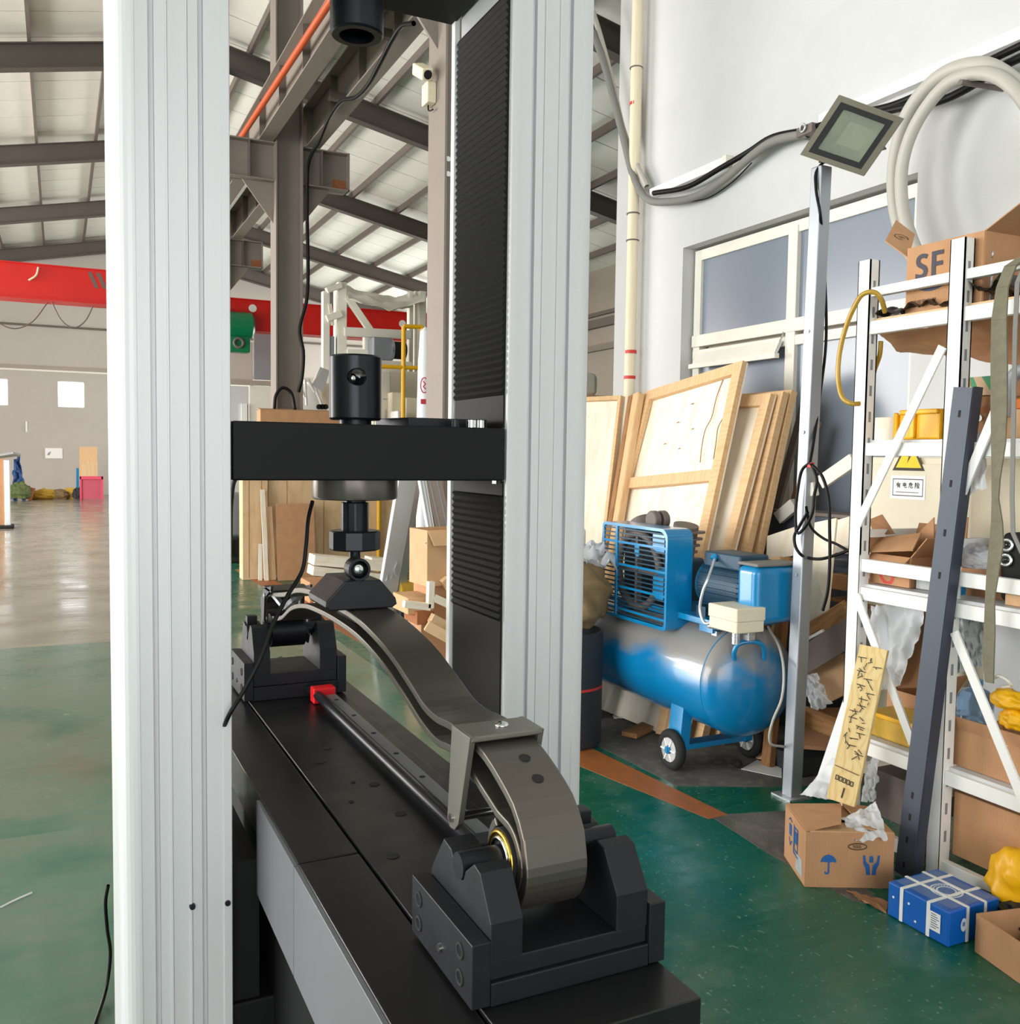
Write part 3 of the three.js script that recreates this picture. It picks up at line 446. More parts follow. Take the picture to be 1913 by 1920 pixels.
// leaf spring
{
  const t = T('leaf_spring', 'dark grey two-leaf truck spring arched across the bending table', 'leaf spring', [MX, 0.93, -1.85]), x0 = 0.528, x1 = 0.618;
  const smooth = (pts, n = 70) => new THREE.CatmullRomCurve3(pts.map(([z, y]) => V(0, y, z)), false, 'centripetal').getSpacedPoints(n).map((p) => [p.z, p.y]);
  const ribbon = (top, th) => { const out = [], n = top.length, off = top.map((p, i) => { const a = top[Math.max(0, i - 1)], b = top[Math.min(n - 1, i + 1)], dz = b[0] - a[0], dy = b[1] - a[1], L = Math.hypot(dz, dy) || 1, k = (typeof th === 'function' ? th(i / (n - 1)) : th); return [p[0] + dy / L * k, p[1] - dz / L * k]; }); out.push(...top, ...off.reverse()); return prX(out, x0, x1, 0.002); };
  const arc = (cz, cyy, r, a0, a1, n = 14) => Array.from({ length: n + 1 }, (_, i) => { const a = (a0 + (a1 - a0) * i / n) * Math.PI / 180; return [cz + r * Math.cos(a), cyy + r * Math.sin(a)]; });
  const main = smooth([[-2.695, 1.03], [-2.69, 1.075], [-2.655, 1.108], [-2.55, 1.12], [-2.43, 1.138], [-2.32, 1.163], [-2.18, 1.178], [-2.0, 1.179], [-1.82, 1.178], [-1.7, 1.168], [-1.58, 1.148], [-1.48, 1.12], [-1.4, 1.096], [-1.35, 1.092], [-1.3, 1.096], [-1.24, 1.096], [-1.17, 1.088], [-1.11, 1.067], [-1.063, 1.042], [-1.038, 1.01]]);
  P('upper_leaf', ribbon([...main, ...arc(EZ[0], EY[0], 0.0685, 18, -95, 12)], 0.013), M.spring, t, 'upper leaf wrapping round the front eye');
  const lower = smooth([[-2.63, 1.043], [-2.56, 1.052], [-2.49, 1.066], [-2.37, 1.11], [-2.23, 1.137], [-2.1, 1.146], [-1.92, 1.149], [-1.77, 1.143], [-1.62, 1.121], [-1.5, 1.091], [-1.41, 1.065], [-1.345, 1.056], [-1.29, 1.062], [-1.24, 1.06], [-1.18, 1.04], [-1.12, 1.021]]);
  P('main_leaf', ribbon([...lower, ...arc(EZ[0], EY[0], 0.053, 78, -235, 26)], 0.012), M.spring, t, 'lower leaf with the eyes');
  P('rear_eye', csg(cy(V(x0 - 0.002, EY[1], EZ[1]), V(x1 + 0.002, EY[1], EZ[1]), 0.047, 0.047, 36), [cy(V(x0 - 0.03, EY[1], EZ[1]), V(x1 + 0.03, EY[1], EZ[1]), 0.022, 0.022, 24)]), M.blackOxide, t);
  const bush = P('bushing', csg(cy(V(x0 - 0.004, EY[0], EZ[0]), V(x1 + 0.004, EY[0], EZ[0]), 0.039, 0.039, 32), [cy(V(x0 - 0.03, EY[0], EZ[0]), V(x1 + 0.03, EY[0], EZ[0]), 0.018, 0.018, 24)]), M.rubber, t); P('brass_ring', [ring(V(x0 - 0.004, EY[0], EZ[0]), 0.0335, 0.0038, V(1, 0, 0), 30)], M.brass, bush); P('inner_ring', ring(V(x0 - 0.005, EY[0], EZ[0]), 0.0255, 0.0035, V(1, 0, 0), 30), M.chrome, bush);
  P('spacer', [bx(x0 + 0.02, x1 - 0.02, 1.15, 1.166, -2.0, -1.86)], M.rubber, t);
  // rebound clip near the front: strap over the leaves, legs down each side, through bolt
  const c = P('rebound_clip', [bx(x0 - 0.012, x1 + 0.012, 1.096, 1.105, -1.25, -1.182, 0.003), ...[[x0 - 0.014, x0 - 0.005], [x1 + 0.005, x1 + 0.014]].map(([a, b]) => prX([[-1.25, 1.105], [-1.182, 1.104], [-1.222, 0.965], [-1.236, 0.952], [-1.254, 0.95], [-1.264, 0.962]], a, b, 0.001))], M.clip, t, 'steel clip over both leaves');
  P('rivet', norm(new THREE.SphereGeometry(0.011, 18, 10)).scale(1, 0.45, 1).translate(MX + 0.008, 1.106, -1.218), M.chrome, c); P('bolt', cy(V(x0 - 0.017, 0.967, -1.246), V(x1 + 0.017, 0.967, -1.246), 0.0065, undefined, 16), M.chrome, c);
  for (const z of [-1.143, -1.103]) { const y = z < -1.12 ? 1.0795 : 1.063, k = z < -1.12 ? 0.4 : 0.6; P('leaf_hole', cy(V(MX + 0.008, y - 0.004, z), V(MX + 0.008, y + 0.0012, z + k * 0.003), 0.0085, 0.0085, 18), M.rubber, t); }
  // rear stirrup
  const s = P('rear_clip', [...[[x0 - 0.012, x0 - 0.006], [x1 + 0.006, x1 + 0.012]].map(([a, b]) => prX([[-2.69, 0.985], [-2.6, 0.965], [-2.585, 0.99], [-2.66, 1.03], [-2.65, 1.09], [-2.56, 1.128], [-2.56, 1.136], [-2.66, 1.118], [-2.705, 1.08]], a, b)), bx(x0 - 0.012, x1 + 0.012, 1.118, 1.124, -2.67, -2.56)], M.fixture, t); P('bolt', [cy(V(x0 - 0.016, 1.1, -2.64), V(x1 + 0.016, 1.1, -2.64), 0.006)], M.galv, s);
  P('leaf_liner', [bar(V(x0 + 0.004, 1.112, -2.64), V(x0 + 0.03, 1.07, -2.58), 0.012, 0.012), bar(V(x0 + 0.03, 1.07, -2.58), V(x0 + 0.07, 1.11, -2.56), 0.012, 0.02)], M.galv, t);
}
// loading nose resting on the spring
{
  const t = T('loading_nose', 'black wedge loading nose with a round roller, sitting on the leaf spring', 'loading nose', [MX, 1.181, -1.92]);
  P('nose_body', prZ([[0.49, 1.181], [0.623, 1.181], [0.633, 1.188], [0.63, 1.201], [0.597, 1.24], [0.521, 1.24], [0.483, 1.2], [0.482, 1.189]], -1.995, -1.845, 0.003), M.fixture, t);
  P('roller_seat', csg(prZ([...disc(MX - 0.018, 1.262, 0.0235, 26)], -1.89, -1.852, 0.001), [prZ(disc(MX - 0.018, 1.262, 0.0185, 22), -2.1, -1.8)]), M.fixture, t); P('roller', norm(new THREE.SphereGeometry(0.0184, 24, 16)).translate(MX - 0.018, 1.262, -1.872), M.chrome, t);
}
{ // sensor cable from the load cell
  const p = [oZ(586, 940, -1.9), oZ(578, 973, -1.88), oZ(574, 1021, -1.86), oZ(567, 1069, -1.85), oZ(541, 1114, -1.83), oZ(513, 1168, -1.81), oZ(488, 1236, -1.79), oZ(457, 1295, -1.785), oZ(430, 1340, -1.78), oZ(410, 1400, -1.9)];
  S('sensor_cable', 'thin black cable hanging from the load cell down to the white left column', 'cable', tb(p, 0.0042, 70, 8), M.cable);
  const q = [oY(203, 1660, 0.35), oY(198, 1690, 0.3), oY(201, 1740, 0.22), oY(207, 1790, 0.12), oY(200, 1850, 0.03), oY(180, 1915, 0.006), oY(150, 1990, 0.006)];
  S('floor_cable', 'black cable looping out beside the foot of the left white column', 'cable', tb(q, 0.0045, 50, 8), M.cable);
}

// ---------- right side: cables, floodlight, panels, compressor ----------
const H = (v, y) => V(v.x, y, v.z);
{ // white trunking climbing nowhere: level on the wall, and the cables along it
  const X = WX - 0.03, a = oX(1222, 360, X), b = oX(1365, 300, X), c = oX(1395, 286, X), d = oX(1527, 232, X);
  const t = T('cable_trunking', 'white plastic cable trunking fixed level along the white wall', 'trunking', [X, a.y - 0.04, -4.5]);
  P('channel', bx(X - 0.02, WX, 3.37, 3.43, a.z, b.z, 0.004), M.white, t); P('channel', bx(X - 0.02, WX, 3.37, 3.43, oX(1540, 225, X).z, -2.3, 0.004), M.white, t); P('joint', bx(X - 0.024, WX, 3.366, 3.434, b.z - 0.03, b.z + 0.01, 0.004), M.offwhite, t);
  const top = [oX(1112, 22, 3.7), oX(1128, 75, 3.72), oX(1150, 160, 3.76), oX(1168, 240, 3.8), oX(1190, 300, 3.82), oX(1213, 350, 3.83)];
  S('wall_cable', 'beige cable dropping from the column top to the corner of the trunking', 'cable', tb(top, 0.02, 60, 8), M.hoseGrey);
  const dk = [oX(1112, 60, 3.68), oX(1130, 110, 3.7), oX(1152, 190, 3.74), oX(1170, 262, 3.77), oX(1188, 330, 3.8), oX(1212, 372, 3.82), oX(1258, 378, 3.82), oX(1310, 366, 3.82), oX(1360, 335, 3.82), oX(1410, 292, 3.8), oX(1450, 265, 3.8), oX(1515, 250, 3.82)];
  S('wall_cable', 'thick grey cable sagging in a loop below the white trunking', 'cable', tb(dk, 0.026, 90, 8), M.strapGrey);
  const bl = [oX(1226, 362, 3.81), oX(1290, 350, 3.81), oX(1350, 316, 3.81), oX(1405, 284, 3.81), oX(1446, 258, 3.82), oX(1512, 243, 3.82), oX(1600, 215, 3.83), oX(1680, 195, 3.83), oX(1780, 150, 3.83), oX(1930, 78, 3.83)];
  S('wall_cable', 'black cable bundled along the trunking and behind the floodlight', 'cable', tb(bl, 0.018, 90, 8), M.cable);
  const b2 = [oX(1640, 214, 3.8), oX(1700, 200, 3.8), oX(1760, 190, 3.8), oX(1810, 168, 3.8), oX(1870, 130, 3.8), oX(1935, 98, 3.8)];
  S('wall_cable', 'black cable behind the grey hose coil, lower of the pair', 'cable', tb(b2, 0.02, 60, 8), M.cable);
  const th = [oX(1285, 380, 3.87), oX(1330, 370, 3.87), oX(1375, 340, 3.87), oX(1410, 305, 3.87)]; S('wall_cable', 'thinnest wire looping under the grey cable on the wall', 'cable', tb(th, 0.004, 40, 5), M.cable);
  const e = oX(1513, 243, 3.8), k = T('wall_bracket', 'small dark bracket on the wall left of the floodlight', 'bracket', [WX, e.y, e.z]); P('plate', bx(3.78, WX, e.y - 0.03, e.y + 0.02, e.z - 0.06, e.z + 0.06), M.steelDark, k); P('eye', ring(V(3.77, e.y + 0.005, e.z), 0.02, 0.006, V(1, 0, 0), 16, 6), M.galv, k);
}
{ // floodlight on its post
  const base = oY(1483, 1493, 0), bx0 = base.x, bz0 = base.z, topY = oX(1545, 312, bx0).y;
  const dz = oX(1541, 312, bx0).z - bz0, lean = V(0.0, topY, dz);
  const p = T('lamp_post', 'tall grey square post standing in front of the blue compressor', 'post', base);
  P('tube', bar(base.clone().add(V(0.005, 0, 0)), base.clone().add(lean), 0.062, 0.062, V(1, 0, 0), 0.006), M.poleGrey, p); P('base_plate', bx(bx0 - 0.06, bx0 + 0.07, 0, 0.008, bz0 - 0.06, bz0 + 0.06), M.galv, p);
  for (const y of [1.0, 1.62, 2.05]) { const q = base.clone().addScaledVector(lean, y / topY); P('bolt', cy(q.clone().add(V(-0.03, 0, 0)), q.clone().add(V(-0.034, 0, 0)), 0.008, undefined, 12), M.galv, p); }
  const c0 = oX(1598, 254, bx0 + 0.0), t = T('floodlight', 'square floodlight tilted on top of the grey post', 'floodlight', c0.clone().add(V(0, -0.2, 0)));
  const corners = [[1575, 178], [1695, 222], [1620, 330], [1502, 290]], d0 = c0.clone().sub(camera.position).length();
  const nrm = V(-0.8, -0.28, 0.53).normalize(), plane = (px, py) => { const s = sightline(px, py), k = c0.clone().sub(camera.position).dot(nrm) / s.dot(nrm); return camera.position.clone().addScaledVector(s, k); };
  const Q = corners.map(([a, b]) => plane(a, b)), ctr = Q.reduce((a, b) => a.add(b), V(0, 0, 0)).multiplyScalar(0.25);
  const C = corners.map(([a, b]) => plane(a, b)), inset = (k) => C.map((q) => lerp(q, ctr, k)), at = (q, h) => q.clone().addScaledVector(nrm, h);
  const frame = (k0, k1, h, th) => { const a = inset(k0), b = inset(k1), g = []; for (let i = 0; i < 4; i++) { const j = (i + 1) % 4; g.push(slab(at(a[i], h), at(a[j], h), at(b[j], h), at(b[i], h), th)); } return g; };
  P('bezel', [...frame(0, 0.17, 0, 0.03)], M.bezel = mottled('#6a6556', 0.05, 0.45, 0.3, 3), t, 'olive grey bezel'); P('gasket', frame(0.17, 0.34, 0.004, 0.02), M.rubber, t);
  const r = inset(0.34), f = inset(0.62), back = [];
  for (let i = 0; i < 4; i++) { const j = (i + 1) % 4; back.push(slab(at(r[i], 0.0), at(r[j], 0.0), at(f[j], -0.06), at(f[i], -0.06), 0.004)); } back.push(slab(...f.map((q) => at(q, -0.06)), 0.004));
  P('reflector', back, M.reflector, t); P('lamp_glass', slab(...inset(0.33).map((q) => at(q, 0.006)), 0.004), M.lampGlass, t);
  const h0 = inset(0.06), h1 = inset(0.35), hs = []; for (let i = 0; i < 4; i++) { const j = (i + 1) % 4; hs.push(slab(at(h0[i], -0.015), at(h0[j], -0.015), at(h1[j], -0.11), at(h1[i], -0.11), 0.006)); } hs.push(slab(...h1.map((q) => at(q, -0.11)), 0.006)); P('housing', hs, M.steelDark, t);
  P('yoke', [bar(at(lerp(C[0], C[3], 0.5), -0.05), base.clone().add(lean).add(V(0, 0.02, 0)), 0.03, 0.006), bar(at(lerp(C[1], C[2], 0.5), -0.05), base.clone().add(lean).add(V(0, 0.02, 0)), 0.03, 0.006)], M.steelDark, t);
  const w = [at(ctr, -0.12), oX(1533, 318, bx0 - 0.03), oX(1530, 350, bx0 - 0.04), oX(1538, 400, bx0 - 0.04), oX(1541, 430, bx0), oX(1547, 520, bx0 + 0.05), oX(1549, 640, bx0 + 0.05), oX(1538, 740, bx0 + 0.04), oX(1524, 840, bx0 - 0.02), oX(1519, 868, bx0 - 0.05)];
  S('lamp_cable', 'black cable running down the grey post from the floodlight', 'cable', tb(w, 0.0065, 90, 7), M.cable);
  const X = bx0 - 0.05, o = (x, y, k = 0) => oX(x, y, X + k);
  S('cable_coil', 'loops of black cable tied to the grey post', 'cable', [tb([o(1519, 868), o(1505, 880), o(1496, 920), o(1492, 975), o(1496, 1000), o(1512, 985), o(1524, 960), o(1527, 930), o(1532, 900), o(1522, 870)], 0.007, 70, 7), tb([o(1519, 868), o(1540, 890), o(1553, 930), o(1556, 1000), o(1556, 1060), o(1552, 1110), o(1543, 1145)], 0.007, 60, 7), tb([o(1515, 960), o(1500, 985), o(1490, 1005), o(1492, 1025), o(1500, 1038), o(1512, 1045, 0.05), o(1540, 1048, 0.06), o(1570, 1040, 0.1), o(1596, 1030, 0.12)], 0.007, 70, 7), tb([o(1512, 950), o(1522, 990, 0.05), o(1545, 1010, 0.08), o(1568, 1020, 0.1), o(1590, 1032, 0.12)], 0.006, 60, 7)], M.cable);
  P('cable_tie', bx(bx0 - 0.055, bx0 - 0.035, o(1519, 872).y - 0.012, o(1519, 872).y + 0.012, o(1519, 872).z - 0.012, o(1519, 872).z + 0.012, 0.003), M.redPaint, p);
  S('lamp_plug', 'white plug hanging in the loops of black cable', 'plug', bar(o(1524, 905, 0.06), o(1528, 930, 0.06), 0.03, 0.03, V(0, 0, 1), 0.005), M.offwhite);
}
// big coil of grey hose on the wall
{
  const X = 3.72, oh = (x, y, k = 0) => oX(x, y, X + k);
  const t = T('hose_coil', 'big coil of thick grey hose hung on the white wall at the top right', 'hose', oh(1700, 480));
  P('hose_turn', tb([oh(1722, 495), oh(1698, 455), oh(1678, 380), oh(1680, 290), oh(1704, 210), oh(1760, 145), oh(1835, 120), oh(1900, 150), oh(1960, 230), oh(1985, 330), oh(1950, 440), oh(1890, 490)], 0.034, 110, 12), M.hoseGrey, t);
  P('hose_turn', tb([oh(1730, 490, -0.05), oh(1712, 455, -0.05), oh(1692, 380, -0.05), oh(1694, 300, -0.05), oh(1722, 225, -0.05), oh(1780, 155, -0.05), oh(1850, 138, -0.05), oh(1905, 170, -0.05), oh(1945, 240, -0.05), oh(1960, 340, -0.05), oh(1925, 440, -0.05), oh(1865, 495, -0.05)], 0.03, 110, 12), M.hoseGrey, t);
  const q = oh(1848, 145, 0.06); P('wall_hook', cy(V(X - 0.1, q.y - 0.05, q.z), V(WX, q.y - 0.03, q.z), 0.012), M.steelDark, t);
}
// framed plywood panels leaning against the wall
function leanPanel(label, TL, TR, BR, BL, o = {}) {
  const drop = (t, b) => { const k = (t.y - 0.01) / (t.y - b.y); return lerp(t, b, k); };
  const bl = drop(TL, BL), br = drop(TR, BR), face = o.face ?? M.ply;
  const t = T('leaning_plywood', label, 'panel', lerp(bl, br, 0.5), o.group);
  const u = TR.clone().sub(TL).normalize(), n = TR.clone().sub(TL).cross(bl.clone().sub(TL)).normalize(); if (n.x > 0) n.negate();
  P('plywood_sheet', slab(TL, TR, br, bl, 0.012), face, t);
  const w = o.w ?? 0.07, th = 0.03, f = (a, b, side) => slab(a, b, b.clone().add(side), a.clone().add(side), th).translate(n.x * 0.021, n.y * 0.021, n.z * 0.021), dv = bl.clone().sub(TL).normalize().multiplyScalar(w), du = u.clone().multiplyScalar(w);
  P('batten', f(TL, TR, dv), M.pine, t); P('batten', f(TL.clone().add(dv), bl, du), M.pine, t); P('batten', f(TR.clone().add(dv), br, du.clone().negate()), M.pine, t);
  for (const k of o.mid ?? []) P('batten', f(lerp(TL, bl, k).add(du), lerp(TR, br, k).sub(du), dv), M.pine, t);
  return { t, n, TL, TR, bl, br };
}
{
  const pa = leanPanel('largest pale plywood panel with a pine frame and one cross batten, leaning behind the compressor', oX(1218, 738, 3.52), oX(1402, 680, 3.56), oX(1325, 1045, 3.22), oX(1150, 1000, 3.2), { mid: [0.3] });
  const cr = (pts) => tb(pts.map(([x, y]) => { const s = sightline(x, y), k = pa.TL.clone().sub(camera.position).dot(pa.n) / s.dot(pa.n); return camera.position.clone().addScaledVector(s, k).addScaledVector(pa.n, 0.008); }), 0.003, 24, 5);
  P('crack', cr([[1358, 712], [1346, 745], [1336, 785], [1325, 806], [1318, 840], [1315, 868]]), M.pineDark, pa.t); P('crack', cr([[1376, 716], [1368, 752], [1360, 780], [1349, 802], [1345, 830], [1340, 862]]), M.pineDark, pa.t);
  for (const [x, y] of [[1324, 716], [1245, 740], [1300, 758], [1273, 793], [1249, 833], [1276, 842], [1301, 805]]) P('nail_mark', cr([[x - 2, y + 1], [x, y], [x + 2, y - 1]]), M.pineDark, pa.t);
  const D = [[1455, 742, 1372, 1062, 3.62], [1478, 738, 1398, 1080, 3.68], [1494, 735, 1418, 1098, 3.74]], lab = ['framed panel just right of the largest one, its inner face in shade', 'framed panel between two others, right of the largest', 'rightmost leaning framed panel, next to the grey post'];
  D.forEach(([tx, ty, bx_, by, X], i) => { const TR = oX(tx, ty, X), BR = oX(bx_, by, X - 0.36), sh = V(0.02, 0, -0.95 + 0.05 * i); leanPanel(lab[i], TR.clone().add(sh), TR, BR, BR.clone().add(sh), { face: i ? M.plyTan : M.ply, mid: i ? [] : [0.6] }); });
  const L = leanPanel('white plywood sheet at the far left of the leaning panels, beside the white column', oX(1082, 748, 3.35), oX(1172, 744, 3.4), oX(1145, 985, 3.2), oX(1060, 985, 3.15), { w: 0.03, face: M.ply });
  for (const [x, y, m, X0, X1, wd, lb] of [[1186, 742, M.pineDark, 3.42, 3.16, 0.05, 'brown board edge leaning right of the white plywood sheet'], [1198, 738, M.pine, 3.44, 3.18, 0.07, 'rounded pine post leaning between the white sheet and the largest panel']]) { const a = oX(x, y, X0), b = oX(x - 40, 985, X1), k = a.y / (a.y - b.y); S('leaning_board', lb, 'board', bar(lerp(a, b, k), a, wd, wd * 0.8, V(0, 0, 1), 0.012), m); }
  // thin strips and planks between the panels and the rack
  for (const [a, b, w, m, lb] of [[[1508, 760, 3.8], [1462, 930, 3.72], 0.05, M.steelDark, 'dark strip leaning behind the grey post, nearest the window'], [[1532, 790, 3.84], [1485, 960, 3.76], 0.05, M.cardDark, 'brown strip leaning behind the grey post']]) { const A = oX(...a), B = oX(...b), k = A.y / (A.y - B.y); S('leaning_strip', lb, 'strip', bar(lerp(A, B, k), A, w, 0.02, V(0, 0, 1)), m); }
}
// scrap wood and boards behind the grey post
{
  const q = (x, y, X) => oX(x, y, X), sl = (n, lb, c, pts, t, m) => S(n, lb, c, slab(...pts.map(([x, y, X]) => q(x, y, X)), t), m);
  sl('plywood_offcut', 'pale plywood offcut lying flat behind the grey post at the panel feet', 'board', [[1440, 1005, 3.45], [1500, 985, 3.5], [1500, 1040, 3.5], [1438, 1050, 3.45]], 0.012, M.ply);
  sl('curved_board', 'tall pale board with a curved side standing right of the grey post', 'board', [[1508, 985, 3.3], [1570, 972, 3.34], [1553, 1150, 3.2], [1502, 1180, 3.18]], 0.015, M.ply);
  sl('plywood_sheet', 'pale plywood sheet behind the curved board, half hidden by the rack post', 'board', [[1555, 980, 3.6], [1640, 955, 3.6], [1640, 1020, 3.6], [1555, 1040, 3.6]], 0.012, M.ply);
  for (const [xt, yt, xb, yb, X, w, m, lb] of [[1440, 1050, 1430, 1200, 3.42, 0.05, M.pineDark, 'dark brown scrap board left of the pale batten'], [1460, 1045, 1447, 1210, 3.38, 0.06, M.pine, 'pale pine scrap batten standing behind the grey post'], [1478, 1046, 1462, 1210, 3.34, 0.06, M.pineDark, 'brown scrap board standing closest behind the grey post']]) { const a = q(xt, yt, X), b = q(xb, yb, X - 0.1), k = a.y / (a.y - b.y); S('scrap_board', lb, 'board', bar(lerp(a, b, Math.min(k, 3)), a, w, 0.035, V(0, 0, 1)), m); }
  const box = (lb, x0, y0, x1, y1, X, d, m, name = 'cardboard_box') => { const a = q(x0, y0, X), b = q(x1, y1, X); const t = T(name, lb, 'box', [X + d / 2, b.y, (a.z + b.z) / 2]); P('carton', bx(X, X + d, b.y, a.y, a.z, b.z, 0.004), m, t); P('tape', bx(X - 0.001, X + d * 0.98, a.y - 0.001, a.y + 0.001, (a.z + b.z) / 2 - 0.025, (a.z + b.z) / 2 + 0.025), M.cardPale, t); return t; };
  box('brown carton lying in the scrap heap behind the rack post', 1555, 1075, 1650, 1120, 3.42, 0.3, M.card); box('grey flat box above the brown carton behind the rack post', 1560, 1048, 1650, 1075, 3.45, 0.25, M.slate, 'flat_box'); box('white paper pack on the grey flat box behind the rack post', 1565, 1024, 1655, 1048, 3.47, 0.2, M.offwhite, 'paper_pack'); box('brown carton under the other one in the scrap heap', 1552, 1120, 1650, 1145, 3.42, 0.3, M.cardDark);
  const beam = (lb, a, b, w, t, m, n = 'timber_beam') => S(n, lb, 'beam', bar(q(...a), q(...b), w, t, V(0, 1, 0.2), 0.003), m);
  beam('brown timber beam slanting up to the right behind the grey post', [1500, 1195, 3.15], [1590, 1140, 3.25], 0.075, 0.07, M.pineDark);
  beam('dark steel channel slanting behind the grey post, below the timber beam', [1480, 1255, 3.1], [1610, 1175, 3.22], 0.12, 0.06, M.steelDark, 'steel_channel');
  beam('thin pale lath between the timber beam and the steel channel', [1500, 1206, 3.12], [1545, 1182, 3.15], 0.014, 0.02, M.offwhite, 'wooden_lath');
  sl('cardboard_sheet', 'grey brown cardboard sheet low behind the grey post', 'cardboard', [[1512, 1250, 3.2], [1592, 1222, 3.28], [1590, 1300, 3.22], [1545, 1322, 3.14]], 0.006, M.cardPale);
  S('plastic_film', 'crumpled clear film hanging over the low cardboard sheet', 'film', crumple(q(1505, 1265, 3.1), q(1530, 1262, 3.12), q(1560, 1320, 3.1), q(1518, 1335, 3.06), 0.02, 3), M.film);
  beam('brown timber lying on the floor heap behind the grey post', [1505, 1340, 3.0], [1590, 1375, 3.1], 0.07, 0.06, M.pineDark);
  sl('brown_board', 'dark brown board lying at the bottom of the scrap heap', 'board', [[1500, 1330, 3.35], [1620, 1330, 3.5], [1620, 1410, 3.2], [1495, 1400, 3.1]], 0.02, M.cardDark);
  { const a = oY(1500, 1408, 0.06), b = oY(1560, 1418, 0.06); S('steel_tray', 'low black steel tray on the floor behind the post foot', 'tray', bx(Math.min(a.x, b.x) - 0.15, Math.max(a.x, b.x) + 0.3, 0.002, 0.09, a.z - 0.1, b.z + 0.05, 0.006), M.darkBin); }
  // slanting pale wood pieces by the window
  beam('pale wooden arm reaching from behind the rack post towards the grey post', [1540, 905, 3.55], [1602, 862, 3.58], 0.07, 0.03, M.offwhite, 'slanting_lath'); beam('short pale block low behind the grey post, left of the cable loops', [1460, 972, 3.6], [1492, 945, 3.62], 0.07, 0.04, M.hoseGrey, 'wooden_block');
  { const t = T('dark_cabinet', 'dark grey metal cabinet behind the scrap wood and cable loops', 'cabinet', [3.72, 0, -3.7]); P('body', bx(3.66, 3.86, 0, 1.2, oX(1440, 1000, 3.66).z, oX(1640, 1000, 3.66).z, 0.006), M.slate, t); P('top_edge', bx(3.65, 3.86, 1.2, 1.22, oX(1440, 1000, 3.66).z, oX(1640, 1000, 3.66).z, 0.004), M.steelDark, t); }
}
